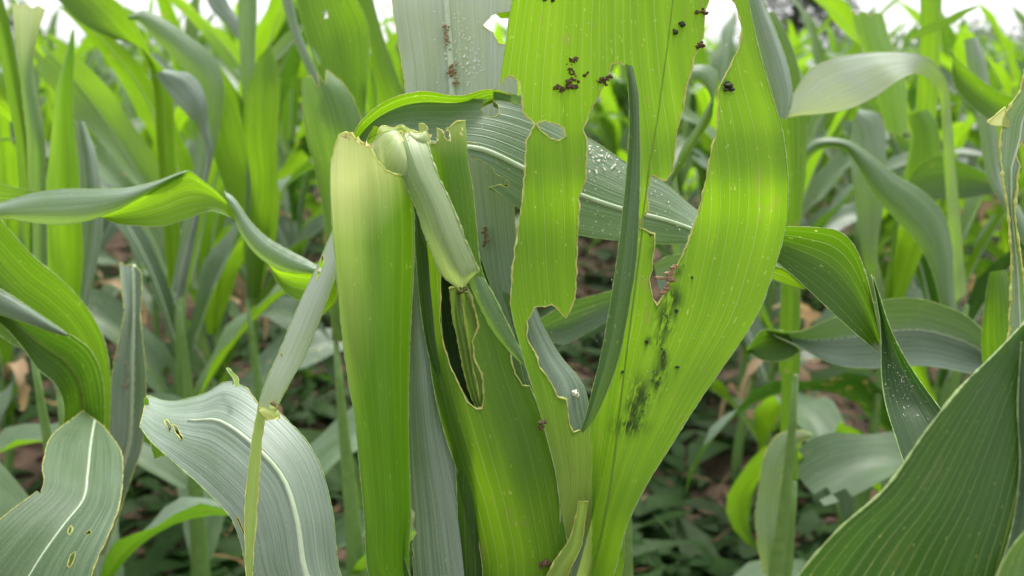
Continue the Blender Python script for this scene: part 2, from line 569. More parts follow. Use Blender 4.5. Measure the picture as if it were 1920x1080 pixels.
# broad bright blade seen from below, its left half bitten away to a strip
def d_pale(x, y):
    return (max(0, min(.35, (y - 700) / 900)) if x < 1110 else 0) 
def d_smear_shade(x, y):  # frass smear plus shade of frass behind the blade, painted as dark tone
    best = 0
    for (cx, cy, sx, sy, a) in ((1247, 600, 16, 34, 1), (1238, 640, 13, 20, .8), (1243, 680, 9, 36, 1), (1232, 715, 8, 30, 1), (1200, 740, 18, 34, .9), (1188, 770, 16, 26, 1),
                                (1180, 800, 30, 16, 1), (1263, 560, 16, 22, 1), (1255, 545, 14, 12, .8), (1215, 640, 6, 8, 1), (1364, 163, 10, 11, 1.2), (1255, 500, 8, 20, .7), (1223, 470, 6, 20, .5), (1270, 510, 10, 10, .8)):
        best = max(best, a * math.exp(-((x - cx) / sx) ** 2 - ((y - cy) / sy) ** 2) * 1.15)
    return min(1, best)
ribD = Rib([(985, -130, 1385, -150, .394, .436), (962, -10, 1402, -10, .398, .432), (948, 80, 1420, 80, .401, .429), (936, 170, 1443, 165, .403, .427), (930, 250, 1467, 245, .404, .426),
            (932, 340, 1478, 335, .403, .422), (938, 420, 1474, 420, .405, .425), (945, 500, 1452, 505, .405, .425), (958, 580, 1420, 590, .406, .424), (978, 660, 1370, 668, .408, .423), (1002, 740, 1314, 748, .410, .421),
            (1025, 820, 1262, 830, .412, .42), (1044, 900, 1215, 905, .414, .42), (1050, 980, 1178, 980, .416, .42), (1035, 1080, 1150, 1080, .42, .422)],
           side='L', fold=.012, step=8, att=B0, attw=.03, jag=.0002, seed=1.0, rough=2.0, pale=d_pale, stain=d_smear_shade,
           mid=(.55, .0002, .0006), midmat=M_MIDG, midpx=[(1268, -100), (1262, 0), (1250, 100), (1236, 200), (1218, 300), (1206, 400), (1196, 500), (1182, 600), (1170, 700), (1158, 800), (1146, 900), (1130, 1000), (1110, 1070)],
           cuts=[[(880, 185), (932, 186), (934, 168), (945, 147), (960, 143), (973, 152), (978, 180), (982, 212), (1003, 234), (986, 262), (984, 330), (973, 420), (961, 500), (957, 572), (962, 600), (900, 600), (880, 420)],
                 [(1006, 232), (1022, 226), (1045, 232), (1058, 240), (1061, 256), (1048, 264), (1030, 258), (1014, 246)],
                 [(1148, 120), (1165, 116), (1180, 126), (1192, 175), (1196, 300), (1188, 420), (1168, 560), (1150, 650), (1118, 740), (1094, 802), (1075, 812), (1066, 790), (1062, 748), (1047, 745), (1030, 712), (1013, 690), (1004, 660), (990, 640), (987, 603), (1003, 577), (1035, 571), (1052, 585), (1062, 596), (1070, 575), (1079, 560), (1083, 440), (1086, 372), (1098, 335), (1100, 270), (1094, 242), (1103, 215), (1120, 185), (1141, 140)],
                 [(1345, -40), (1322, 20), (1318, 70), (1301, 110), (1288, 160), (1279, 210), (1268, 250), (1265, 290), (1262, 318), (1250, 338), (1222, 328), (1214, 360), (1213, 395), (1202, 412), (1200, 427), (1228, 438), (1226, 480), (1218, 520), (1221, 556), (1232, 573), (1243, 558), (1256, 525), (1268, 505), (1284, 470), (1303, 420), (1318, 365), (1330, 300), (1346, 230), (1347, 165), (1366, 130), (1386, 90), (1391, 55), (1384, 20), (1366, -10), (1360, -40)],
                 [(1045, 985), (1030, 1040), (1000, 1095), (1008, 1095), (1030, 1075), (1042, 1050), (1060, 1032), (1052, 1010)]])
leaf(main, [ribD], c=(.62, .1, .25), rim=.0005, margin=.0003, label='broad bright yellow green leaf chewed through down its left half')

# rolled strip: the bitten margin curled over to its grey-green upper face
ribF = Rib([(1172, 120, 1186, 124, .404), (1178, 165, 1196, 170, .403), (1180, 230, 1199, 240, .403), (1176, 310, 1200, 320, .404), (1167, 400, 1198, 410, .402), (1156, 490, 1192, 500, .402), (1142, 580, 1178, 585, .403),
            (1128, 660, 1162, 665, .406), (1112, 725, 1138, 735, .409), (1098, 780, 1112, 790, .412), (1088, 806, 1094, 812, .414)], side='U', cup=-.006, step=8, rough=1, jag=.0002)
leaf(main, [ribF], name='rolled_leaf_edge', c=(.2, .3, .02), rim=0, margin=.00035, label='dark rolled strip along the torn gap')

# horizontal grey leaf arching behind
ribC = Rib([(640, 300, 700, 330, 0.447, 0.455), (668, 250, 708, 300, 0.46, 0.444), (705, 212, 735, 305, 0.459, 0.443), (765, 192, 790, 315, 0.46, 0.444), (835, 188, 850, 330, 0.462, 0.446), (905, 186, 908, 345, 0.465, 0.449), (975, 196, 965, 385, 0.468, 0.452), (1040, 222, 1030, 425, 0.47, 0.454), (1110, 262, 1095, 443, 0.472, 0.456), (1180, 308, 1170, 452, 0.474, 0.458), (1250, 345, 1245, 458, 0.476, 0.46), (1310, 395, 1300, 458, 0.478, 0.462), (1380, 425, 1370, 480, 0.48, 0.464)],
            side='U', cup=-.004, step=9, wave=.0015, mid=(.60, .0016, .0012), seed=3, jag=.0002,
           cuts=[[(900, 205), (908, 190), (922, 183), (934, 196), (938, 212), (928, 220), (910, 218)],
                 [(688, 262), (700, 236), (712, 240), (704, 262), (692, 285)],
                 [(868, 291), (900, 298), (922, 315), (932, 328), (952, 338), (958, 345), (950, 352), (936, 346), (926, 350), (915, 352), (905, 440), (860, 440), (855, 340)],
                 [(874, 267), (880, 266), (896, 270), (897, 274), (884, 275), (875, 273)]])
ribC2 = Rib([(655, 268, 660, 290, .448, .452), (676, 228, 690, 262, .444, .460), (712, 196, 728, 240, .442, .463), (752, 178, 768, 222, .443, .465), (795, 171, 808, 218, .446, .467), (835, 177, 850, 216, .449, .470), (868, 179, 885, 212, .455, .472), (900, 170, 906, 200, .460, .474), (925, 168, 930, 192, .466, .475), (958, 178, 962, 200, .472, .477)],
            side='L', cup=.004, step=8, jag=.0006, seed=4)
ribC2b = Rib([(925, 166, 925, 200, .470,.474), (950, 173, 948, 210, .472,.476), (978, 180, 974, 230, .474,.476)], side='U', step=8)
leaf(main, [ribC, ribC2, ribC2b], c=(.35, .7, .1), rim=.0003, margin=.0003, label='grey green leaf arching sideways behind the bright one')
# lower margin of the same leaf folded to its green underside
leaf(main, [Rib([(918, 350, 915, 354, .457), (945, 346, 950, 372, .458), (975, 350, 985, 396, .459), (1010, 380, 1020, 420, .4605), (1060, 410, 1070, 437, .4615)], side='L', step=8, jag=.0003)],
     name='folded_leaf_edge', c=(.3, .3, .1), rim=.0003, margin=.0003)

# its continuation beyond the bright leaf: lit underside, then a dark turned face
ribE1 = Rib([(1400, 425, 1395, 478, .466), (1465, 425, 1448, 488, .462), (1520, 426, 1490, 520, .458), (1568, 432, 1528, 555, .455), (1600, 458, 1565, 590, .452), (1622, 510, 1600, 622, .45), (1638, 570, 1628, 645, .449), (1650, 630, 1648, 662, .449)], side='L', cup=.006, step=9, seed=5, jag=.0001)
ribE2 = Rib([(1634, 515, 1636, 515, .4515), (1643, 560, 1650, 556, .449), (1650, 605, 1663, 598, .447), (1652, 655, 1683, 645, .444), (1653, 705, 1710, 692, .44), (1660, 755, 1742, 738, .433), (1676, 810, 1778, 785, .422), (1700, 880, 1830, 850, .41), (1740, 960, 1890, 930, .40)], side='U', cup=.006, step=9, seed=6)
leaf(main, [ribE1], c=(.18, .2, .03), rim=0, margin=.00035, label='green leaf bending down at the right of the bright leaf')
leaf(main, [Rib([(1435, 497, 1440, 520, .472), (1470, 505, 1470, 532, .47), (1512, 540, 1508, 543, .468)], side='L', step=9)], c=(.6, .1, 0), rim=0, margin=.0004)

# tall grey blade behind the whorl
ribA = Rib([(738, -60, 985, -60, .50), (735, 0, 978, 0, .497), (745, 70, 976, 70, .494), (756, 140, 972, 140, .49), (765, 220, 968, 220, .487), (790, 320, 963, 320, .483), (815, 420, 966, 420, .478), (830, 520, 978, 520, .472), (850, 620, 1000, 620, .465), (865, 720, 1025, 720, .458), (875, 820, 1040, 820, .45), (880, 960, 1040, 960, .44)],
           side='U', fold=.012, step=11, mid=(.42, .0022, .0026), att=B0, attw=.03, seed=8, pale=lambda x, y: max(0, .4 - y / 1200), wave=.0015, jag=.0004,
           cuts=[[(905, 48), (922, 28), (960, 20), (985, 25), (985, 85), (935, 83), (925, 62)], [(725, -20), (733, 10), (731, 40), (738, 60), (730, 70), (715, 20)]])
leaf(main, [ribA], c=(.2, .95, .12), rim=.0003, margin=.0003, label='tall grey upright leaf with a scarred pale midrib at the back')
leaf(main, [Rib([(925, 22, 938, 34, .51), (935, 10, 950, 34, .509), (958, 16, 958, 32, .508), (990, 14, 990, 30, .505)], side='L', step=9)], name='leaf_scrap', c=(.4, .2, .1), rim=0, margin=.0002)

# grey lower blade between stub and cavity
ribB = Rib([(772, 480, 782, 482, .437), (772, 545, 795, 550, .434), (768, 620, 810, 625, .430), (765, 700, 828, 705, .427), (764, 780, 842, 785, .425), (766, 860, 862, 865, .424), (772, 965, 892, 965, .424), (776, 1080, 918, 1080, .425)],
           side='U', cup=-.006, step=9, att=B0, attw=.028, seed=9, rough=1.5,
           cuts=[[(760, 940), (778, 962), (775, 985), (780, 1000), (772, 1020), (776, 1040), (768, 1050), (755, 1000)]])
leaf(main, [ribB], c=(.2, .85, .03), rim=.0004, margin=.0003, label='smooth blue grey leaf beside the pale folded stub')

# green blade wrapping the whorl, with a long eaten cavity
def k_pale(x, y): return max(0, min(.5, (300 - y) / 120))
ribK = Rib([(785, 232, 872, 226, .437, .430), (788, 262, 875, 262, .432, .428), (792, 300, 877, 300, .430, .426), (797, 350, 886, 350, .428, .424), (800, 420, 894, 425, .426, .422), (800, 490, 902, 500, .424, .42), (798, 560, 928, 565, .422, .42),
            (802, 640, 962, 635, .42, .419), (812, 720, 990, 715, .418, .418), (830, 800, 1022, 795, .417, .417), (856, 880, 1042, 880, .417, .416), (885, 965, 1055, 965, .418, .417), (905, 1080, 1070, 1080, .42, .42)],
           side='L', cup=-.008, step=7, att=B0, attw=.03, seed=10, rough=1.8, pale=k_pale,
           cuts=[[(760, 215), (800, 236), (801, 248), (806, 268), (816, 270), (822, 262), (820, 240), (828, 244), (838, 262), (846, 262), (842, 246), (836, 240), (845, 238), (855, 226), (870, 222), (890, 210), (800, 200)],
                 [(826, 515), (825, 600), (832, 650), (848, 695), (862, 725), (876, 752), (893, 766), (903, 767), (907, 745), (906, 715), (900, 695), (889, 672), (886, 640), (898, 612), (890, 572), (878, 545), (868, 520), (850, 500)],
                 [(945, 622), (955, 655), (966, 700), (978, 722), (999, 724), (999, 700), (985, 672), (965, 645)]])
leaf(main, [ribK], c=(.6, .25, .2), rim=.00045, margin=.00035, label='green wrapping leaf with a long eaten cavity')
# leaf behind the cavity, toned dark for the shade inside, and a left flank
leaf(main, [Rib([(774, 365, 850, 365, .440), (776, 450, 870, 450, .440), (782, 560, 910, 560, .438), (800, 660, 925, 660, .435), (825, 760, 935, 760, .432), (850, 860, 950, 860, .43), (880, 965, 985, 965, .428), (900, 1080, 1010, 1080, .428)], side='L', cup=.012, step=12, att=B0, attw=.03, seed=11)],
     c=(.0, .1, .05), rim=0, label='inner leaf behind the cavity, coloured dark for the shade inside')
leaf(main, [Rib([(774, 372, 782, 372, .431), (777, 440, 800, 440, .428), (781, 500, 824, 510, .425), (786, 560, 826, 570, .422), (798, 640, 832, 645, .420), (815, 710, 856, 712, .418), (834, 770, 884, 762, .417), (850, 820, 900, 800, .4165)], side='L', cup=-.003, step=8, att=B0, attw=.01, seed=12)],
     c=(.12, .3, .05), rim=0, margin=.0003)
leaf(main, [Rib([(780, 400, 870, 400, .447), (790, 560, 925, 560, .447), (825, 760, 950, 760, .442), (880, 965, 990, 965, .434)], side='U', cup=.008, step=16, att=B0, attw=.03, seed=44)],  # second sheet added behind to block light and keep the cavity dark
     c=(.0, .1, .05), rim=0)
# rolled young leaves inside the cavity
def n_pale(x, y): return .18
leaf(main, [Rib([(842, 540, 866, 536, .427), (848, 590, 870, 590, .426), (858, 640, 880, 640, .425), (868, 690, 888, 690, .424), (882, 740, 896, 735, .423), (894, 765, 902, 765, .421)], side='L', cup=-.006, step=6, pale=n_pale, seed=13, jag=.0004),
             Rib([(864, 545, 880, 548, .423), (868, 580, 893, 575, .422), (872, 610, 897, 608, .422), (877, 640, 888, 640, .422), (884, 670, 893, 672, .421), (890, 700, 905, 705, .42), (897, 735, 907, 738, .42), (898, 764, 903, 766, .4195)], side='L', cup=-.003, step=6, seed=14, jag=.0004, pale=n_pale)],
     name='rolled_young_leaf', c=(.42, .1, .5), rim=.0005, margin=.0005, label='furled young leaf with ragged edges inside the cavity')

# folded diagonal strip hanging over the cavity
def j_pale(x, y): return max(.3, min(.7, (330 - y) / 110))
ribJ = Rib([(722, 250, 795, 248, .424), (734, 285, 806, 282, .417), (752, 330, 820, 325, .412), (778, 385, 842, 372, .410), (792, 430, 860, 415, .409), (808, 470, 876, 455, .409), (822, 505, 893, 494, .410), (834, 522, 897, 508, .411), (852, 536, 882, 524, .413), (862, 548, 870, 544, .416)],
           side='U', cup=-.002, fold=-.004, step=7, pale=j_pale, seed=15, rough=1.5, jag=.0003)
leaf(main, [ribJ], name='folded_leaf_strip', c=(.42, .45, .05), rim=.0004, margin=.0005, label='pale green strip folded diagonally over the cavity')
leaf(main, [Rib([(867, 512, 906, 520, .4155), (876, 535, 925, 552, .415), (900, 580, 945, 592, .4145), (930, 628, 968, 640, .414), (962, 665, 986, 672, .414), (992, 694, 1000, 700, .414)], side='U', cup=-.002, step=8, seed=16)],
     name='folded_leaf_strip', c=(.5, .45, .05), rim=0, margin=.0004)

# thick pale stub: the cut sheath roll on the left
def h_pale(x, y): return max(0, min(1, (460 - y) / 170 - max(0, x - 700) / 140)) + max(0, .3 - max(0, x - 660) / 200 - max(0, y - 600) / 900)
ribH = Rib([(628, 225, 742, 228, .425), (624, 265, 752, 265, .420), (620, 310, 764, 310, .417), (620, 360, 773, 360, .415), (624, 430, 777, 430, .412), (632, 520, 775, 520, .410), (640, 610, 770, 610, .409), (651, 700, 767, 700, .409), (666, 790, 766, 790, .409), (674, 870, 768, 870, .411), (683, 965, 770, 965, .413), (692, 1080, 770, 1080, .417)],
           side='L', cup=-.019, step=8, att=B0, attw=.026, seed=17, pale=h_pale, rough=1.5,
           cuts=[[(600, 200), (600, 320), (619, 312), (626, 280), (636, 253), (648, 248), (660, 252), (668, 262), (672, 258), (680, 268), (692, 272), (698, 284), (706, 300), (722, 318), (742, 327), (756, 330), (772, 334), (800, 330), (800, 200)]])
ribHb = Rib([(622, 440, 775, 440, .438), (640, 600, 768, 600, .430), (666, 790, 764, 790, .428), (684, 965, 768, 965, .428), (694, 1080, 768, 1080, .428)], side='U', cup=.006, step=14, att=B0, attw=.024, seed=18, pale=h_pale)
leaf(main, [ribH, ribHb], name='leaf_stub', c=(.66, .15, .0), rim=.0005, margin=.0004, label='thick pale stub of a leaf roll bitten off at the top')
leaf(main, [Rib([(720, 960, 738, 960, .409), (738, 1010, 750, 1010, .409), (742, 1080, 768, 1080, .410)], side='L', cup=-.003, step=9, att=B0, attw=.01)], name='sheath_edge', c=(.25, .2, 0), rim=0, margin=.0003)
# pale crumpled tissue between stub and strip
def one(x, y): return 1.0
leaf(main, [Rib([(680, 282, 712, 372, .424), (694, 270, 742, 372, .419), (708, 257, 764, 350, .415), (722, 248, 770, 320, .414), (740, 244, 764, 290, .417), (752, 248, 756, 270, .423)], side='U', cup=-.006, step=4, pale=lambda x, y: max(.25, min(.8, (345 - y) / 70)), seed=19, wave=.002, jag=.0003),
             Rib([(704, 262, 712, 268, .422), (708, 240, 722, 256, .421), (722, 236, 734, 252, .424), (738, 238, 746, 250, .426), (752, 228, 758, 252, .425), (764, 240, 764, 256, .424), (782, 246, 778, 262, .425), (800, 252, 794, 272, .427)], side='L', cup=-.004, step=4, pale=lambda x, y: .6, seed=20, jag=.0022, wave=.003),
             Rib([(770, 244, 764, 262, .421), (785, 252, 778, 272, .42), (798, 246, 792, 280, .421), (808, 262, 800, 288, .423)], side='U', cup=-.003, step=5, pale=lambda x, y: .6, jag=.001, seed=21)],
     name='torn_whorl_tissue', c=(.7, .6, .3), rim=.00035, margin=.0004, label='crumpled whitish tissue at the bitten whorl')
# frayed slivers and browned fibres where the whorl was bitten
rg = random.Random(21)
V, F = [], []
for k in range(46):
    if k < 16: x = rg.uniform(640, 700); y = 252 + (x - 640) * .38; rb = ribH; u0 = 0
    elif k < 34: x = rg.uniform(726, 800); y = rg.uniform(244, 262); rb = ribJ
    else: x = rg.uniform(800, 868); y = rg.uniform(240, 268); rb = ribK
    h = rg.uniform(4, 13); wv = rg.uniform(1.2, 3.2); lean = rg.uniform(-5, 5)
    a = on_leaf(rb, x - wv, y + 4, -.0008); c_ = on_leaf(rb, x + wv, y + 4, -.0008)
    up_ = (UP * h + Vector((lean, 0, 0))) * (.42 / FPX) + FWD * rg.uniform(-.002, .003)
    m_ = (a + c_) / 2
    b0 = len(V)
    V += [a, c_, c_ * .4 + m_ * .6 + up_ * .6, a * .4 + m_ * .6 + up_ * .6, m_ + up_]
    F += [(b0, b0 + 1, b0 + 2, b0 + 3), (b0 + 3, b0 + 2, b0 + 4)]
fr = link('frayed_fibres', mesh('frayed_fibres', V, F, [M_RIM, M_DRY], False, [1 if (k // 2) % 3 == 0 else 0 for k in range(len(F))]), main); fr['kind'] = 'stuff'
# right side of the whorl foot
leaf(main, [Rib([(940, 545, 1003, 572, .448), (960, 610, 1022, 618, .445), (972, 665, 1052, 668, .442), (985, 720, 1092, 718, .438), (995, 775, 1106, 768, .434), (1005, 850, 1120, 850, .43), (1000, 965, 1110, 965, .428)], side='U', cup=-.006, step=10, att=B0, attw=.026, seed=22)],
     c=(.15, .8, .03), rim=0, margin=.0003, label='grey leaf showing through the gap of the bright leaf')
leaf(main, [Rib([(1130, 700, 1200, 720, .445), (1120, 800, 1210, 820, .442), (1112, 880, 1190, 900, .44), (1104, 965, 1172, 970, .438), (1100, 1080, 1165, 1080, .435)], side='L', cup=-.003, step=12, att=B0, attw=.025, seed=24)],
     name='leaf_sheath', c=(.45, .2, 0.1), rim=0, margin=.0002)
# ragged light strip at the foot
leaf(main, [Rib([(1085, 940, 1102, 940, .408), (1076, 985, 1096, 985, .408), (1062, 1020, 1090, 1025, .408), (1040, 1050, 1075, 1055, .409), (1015, 1100, 1055, 1105, .41)], side='L', step=6, cup=-.002, jag=.0009, pale=lambda x, y: .35, seed=25)],
     name='torn_strip', c=(.7, .1, 0), rim=.0004, margin=.0005)

# broken thin leaf hanging at the left
ribP = Rib([(640, 395, 646, 420, 0.433, 0.417), (622, 435, 650, 470, 0.435, 0.419), (598, 492, 634, 510, 0.436, 0.42), (572, 545, 612, 568, 0.437, 0.421), (546, 605, 590, 625, 0.438, 0.422), (522, 662, 566, 678, 0.439, 0.423), (500, 712, 540, 724, 0.44, 0.424), (486, 752, 524, 756, 0.442, 0.426), (484, 772, 516, 772, 0.445, 0.429)],
           side='U', cup=-.005, step=7, seed=26, pale=lambda x, y: .3, jag=.0002, rough=1.3, cuts=[[(598, 520), (606, 500), (608, 478), (603, 482), (595, 515), (594, 528)], [(528, 660), (530, 668), (527, 666)], [(505, 758), (512, 750), (520, 757), (518, 766), (505, 766)]])
ribP2 = Rib([(620, 470, 645, 470, .431), (604, 520, 636, 530, .432), (592, 560, 632, 562, .432), (582, 590, 606, 590, .433), (574, 604, 580, 608, .433)], side='L', step=7, seed=27, jag=.0007)
ribP3 = Rib([(484, 765, 512, 762, .434), (488, 772, 520, 770, .43), (496, 782, 525, 780, .429), (500, 788, 520, 786, .433), (498, 776, 514, 774, .436)], side='L', step=5, cup=-.002, seed=28, jag=.0005, pale=one)
ribP4 = Rib([(482, 765, 500, 768, .432), (476, 800, 494, 800, .428), (466, 870, 488, 870, .420), (458, 965, 482, 965, .410), (460, 1040, 476, 1040, .402), (462, 1120, 472, 1120, .395)], side='L', step=8, seed=29, jag=.0005, pale=lambda x, y: .3)
leaf(main, [ribP, ribP2, ribP3, ribP4], c=(.62, .95, .05), rim=.0003, margin=.0004, label='narrow silvery leaf hanging broken to the left')

# broad pale leaf spreading low to the left
def q_cut(): return [[(308, 790), (313, 800), (318, 808), (322, 800), (314, 788)], [(322, 795), (330, 812), (340, 826), (344, 820), (332, 800)], [(455, 1000), (449, 985), (444, 972), (446, 968), (452, 980), (459, 1002)], [(436, 722), (450, 714), (475, 742), (492, 770), (500, 765), (470, 700), (440, 700)]]
ribQ = Rib([(262, 800, 276, 742, 0.478, 0.52), (285, 830, 322, 752, 0.468, 0.51), (330, 870, 382, 738, 0.458, 0.5), (375, 910, 436, 716, 0.448, 0.49), (410, 945, 520, 770, 0.4434, 0.477), (435, 975, 590, 850, 0.4408, 0.466), (450, 1015, 622, 950, 0.4382, 0.455), (470, 1085, 640, 1080, 0.4356, 0.444), (520, 1180, 700, 1160, 0.437, 0.437)],
           side='U', fold=-.006, cup=-.004, step=9, att=B0, attw=.026, mid=(.62, .0007, .0022), seed=30, jag=.0003, cuts=q_cut(), midv=(.12, .9))
ribQ2 = Rib([(270, 748, 277, 744, .499), (272, 775, 283, 772, .503), (278, 810, 300, 805, .506), (290, 860, 320, 850, .508)], side='L', step=9, seed=31)
leaf(main, [ribQ, ribQ2], c=(.2, 1.0, .03), rim=.0004, margin=.0004, label='broad pale grey leaf spreading low to the left with small slits')
leaf(main, [Rib([(424, 690, 427, 689, .485), (430, 700, 434, 696, .480), (438, 712, 446, 708, .475), (440, 726, 448, 724, .47)], side='L', step=5, pale=lambda x, y: .4)], name='curled_sliver', c=(.8, 0, 0), rim=0, margin=.0003)
# ------------------------------------------------------------------ frass, flecks and dried bits on the big plant
def frass(label, spots, mat, rib, off=-.0006, name='frass', group=None, kind=None):
    V, F = [], []
    for i, (x, y, r) in enumerate(spots):
        rr = random.Random(i * 7 + int(x))
        one_ = r < 3.5 or mat is M_FRASSD
        for k in range(1 if one_ else 6):
            blob(V, F, on_leaf(rib, x + (0 if one_ else rr.gauss(0, r * .5)), y + (0 if one_ else rr.gauss(0, r * .42)), off), r * (.9 if one_ else rr.choice((.25, .35, .5, .7))) * .42 / FPX, i + x * .1 + k * 1.7, 1.1, .8, .6)
    o = link(name, mesh(name, V, F, [mat]))
    return tag(o, label, 'caterpillar droppings', group, kind)
frass('cluster of brown caterpillar droppings on the bright leaf above its oval hole', [(1044, 166, 9), (1062, 162, 9), (1070, 156, 8), (1076, 163, 7), (1082, 152, 5), (1054, 168, 6), (1073, 148, 5)], M_FRASS, ribD)
frass('small brown droppings above the main cluster of droppings', [(1075, 116, 7), (1080, 110, 6), (1071, 112, 5), (1071, 137, 6), (1100, 138, 6), (1096, 142, 4)], M_FRASS, ribD)
frass('two brown droppings at the top left of the torn gap', [(1131, 148, 8), (1128, 153, 6), (1138, 152, 5), (1142, 143, 7)], M_FRASS, ribD)
frass('two dark oval droppings at the top of the bright leaf', [(1279, 46, 9), (1266, 60, 8)], M_FRASSD, ribD)
frass('dark dropping at the very top edge of the bright leaf', [(1022, 0, 5), (1037, -1, 6)], M_FRASSD, ribD)
frass('brown dropping stuck on the upper edge of the right gap', [(1315, 20, 8), (1312, 83, 8), (1316, 86, 5)], M_FRASS, ribD)
frass('black dropping right of the narrow torn gap', [(1366, 161, 9), (1360, 168, 6), (1372, 168, 5), (1364, 155, 5)], M_FRASSD, ribD)
random.seed(3)
sp = [(1268, 583, 5), (1212, 640, 5), (1241, 654, 3), (1245, 660, 4), (1270, 688, 4), (1167, 697, 4), (1298, 520, 4), (1282, 497, 2)]
for k in range(36):
    t = random.random()
    sp.append((1245 - t * 62 + random.gauss(0, 5 + 3 * t), 665 + t * 135 + random.gauss(0, 5), random.uniform(.8, 2.4)))
frass('dark wet frass smeared down the bright leaf below the torn gap', sp, M_FRASSD, ribD, .0002, kind='stuff')
V, F = [], []
for (a, b) in (((1266, 498), (1260, 505)), ((1260, 505), (1255, 520)), ((1255, 520), (1250, 540)), ((1250, 540), (1240, 552)), ((1236, 521), (1254, 522)), ((1250, 512), (1262, 530))):
    for k in range(4):
        x = a[0] + (b[0] - a[0]) * k / 4; y = a[1] + (b[1] - a[1]) * k / 4
        blob(V, F, on_leaf(ribD, x, y, -.001), random.uniform(3, 7) * .42 / FPX, x + k, 1.4, .6, .5)
link('dried_leaf_shred', mesh('dried_leaf_shred', V, F, [M_DRY]), main)
frass('crumbly brown frass lodged at the head of the eaten cavity', [(862, 545, 7), (868, 553, 7), (860, 552, 5), (872, 560, 6), (876, 570, 5), (868, 575, 4), (880, 566, 4)], M_FRASS, ribJ, .002)
frass('small round brown bead on the pale strip at the lower centre', [(1021, 1056, 9), (1016, 1062, 6), (1012, 1056, 4), (1026, 1060, 4)], M_FRASS, ribD, -.003)
frass('brown bead below the narrow light strip beside the right-hand grey leaf', [(1017, 797, 7), (1021, 792, 6), (1013, 800, 5)], M_FRASS, ribD, -.003)
frass('tan crumb stuck at the corner of the torn edge right of the rolled strip', [(1219, 441, 4)], M_FRASS, ribD)
# brown scars and crumbs along the midrib of the tall grey leaf
sp = [(832 + random.gauss(0, 3) + (y - 40) * .2, y, random.uniform(2, 6.5)) for y in [50, 55, 60, 62, 66, 70, 75, 92, 120, 128, 131, 135, 138, 142, 146, 150, 155]]
frass('tan crumbs and scars along the midrib of the tall grey leaf', sp + [(910, 430, 6), (908, 437, 5), (912, 445, 6), (910, 455, 6), (914, 452, 5), (906, 462, 4), (912, 466, 3)], M_DRY, ribA, -.003, kind='stuff')
def flecks(name, rib, parent, spots):
    V, F = [], []
    for (x, y, r) in spots:
        if not .03 < rib.inv(x, y)[0] < .97: continue
        b = len(V); n = random.choice((5, 6, 7)); ph = random.random() * 6; el = random.uniform(1, 2.4); an = random.random() * 3
        for k in range(n):
            a = ph + k * 2 * math.pi / n; rr = r * random.uniform(.5, 1.1)
            ex, ey = math.cos(a) * rr * el, math.sin(a) * rr
            V.append(on_leaf(rib, x + ex * math.cos(an) - ey * math.sin(an), y + ex * math.sin(an) + ey * math.cos(an), -.0009))
        F.append(tuple(range(b, b + n)))
    o = link(name, mesh(name, V, F, [M_FLECK], False), parent)
    o['kind'] = 'stuff'
fl = [(random.gauss(862, 22), random.uniform(20, 160), random.uniform(.5, 2.0)) for _ in range(90)] + [(random.gauss(885, 12), random.gauss(112, 14), random.uniform(.6, 1.6)) for _ in range(30)]
flecks('feeding_flecks', ribA, main, fl)
fl = [(random.gauss(1135, 30), random.gauss(285, 22), random.choice((.7, .9, 1.2, 1.8, 2.6)) * random.uniform(.7, 1.1)) for _ in range(120)] + [(random.uniform(1090, 1300), random.uniform(330, 440), random.uniform(.5, 1.5)) for _ in range(90)] + [(random.uniform(900, 1080), random.uniform(230, 330), .8) for _ in range(25)]
fl = [q for q in fl if 235 < q[1] < 450]
flecks('feeding_flecks', ribC, main, fl)
flecks('feeding_flecks', ribD, main, [(random.uniform(1020, 1440), random.uniform(5, 780), random.uniform(.4, 1.1)) for _ in range(80)])
V, F = [], []
blob(V, F, on_leaf(ribD, 1078, 737, .012), 7.5 * .43 / FPX, 3.3, 1.2, .7, .8); blob(V, F, on_leaf(ribD, 1082, 742, .012), 4 * .43 / FPX, 5.3)
tag(link('egg_speck', mesh('egg_speck', V, F, [M_FLECK])), 'cream coloured speck on the grey leaf in the low torn gap', 'insect speck')

# ================================================================== near neighbours
# right foreground: big dark blade close to the lens, and the dark turned leaf that runs into it
pr = plant('corn plant at the lower right corner with a huge dark green leaf up close', 2120, 1250, .36, r=.013)
BR = (2110, 1240, .36)
ribY3 = Rib([(1925, 600, 1935, 612, .335), (1868, 660, 1990, 680, .325), (1800, 728, 2020, 790, .315), (1735, 810, 2030, 900, .308), (1660, 915, 2040, 1000, .303), (1570, 995, 2050, 1120, .30), (1490, 1090, 2060, 1240, .30), (1420, 1220, 2060, 1350, .305)], side='U', fold=.012, cup=.003, step=14, seed=33, mid=(.62, .0006, .0006), midmat=M_MIDG, wave=.001)
leaf(pr, [ribY3], c=(.05, .12, .06), rim=0, margin=.0004, label='huge dark green leaf rising from the bottom edge')
leaf(pr, [ribE2], c=(.0, .12, .03), rim=0, margin=.0003, label='dark glossy leaf face with white dust specks')
flecks('dust_specks', ribE2, pr, [(random.gauss(1690, 13), random.gauss(712, 26), random.uniform(.4, 1.0)) for _ in range(36)] + [(random.uniform(1655, 1740), random.uniform(630, 790), random.uniform(.4, 1.0)) for _ in range(70)])
leaf(pr, [Rib([(1915, 640, 1990, 640, .33), (1908, 760, 2000, 760, .325), (1912, 880, 2000, 880, .32), (1895, 1000, 2000, 1000, .315), (1860, 1100, 1990, 1130, .31)], side='U', cup=-.004, step=16)], c=(.05, .2, .03), rim=0, margin=.0003)
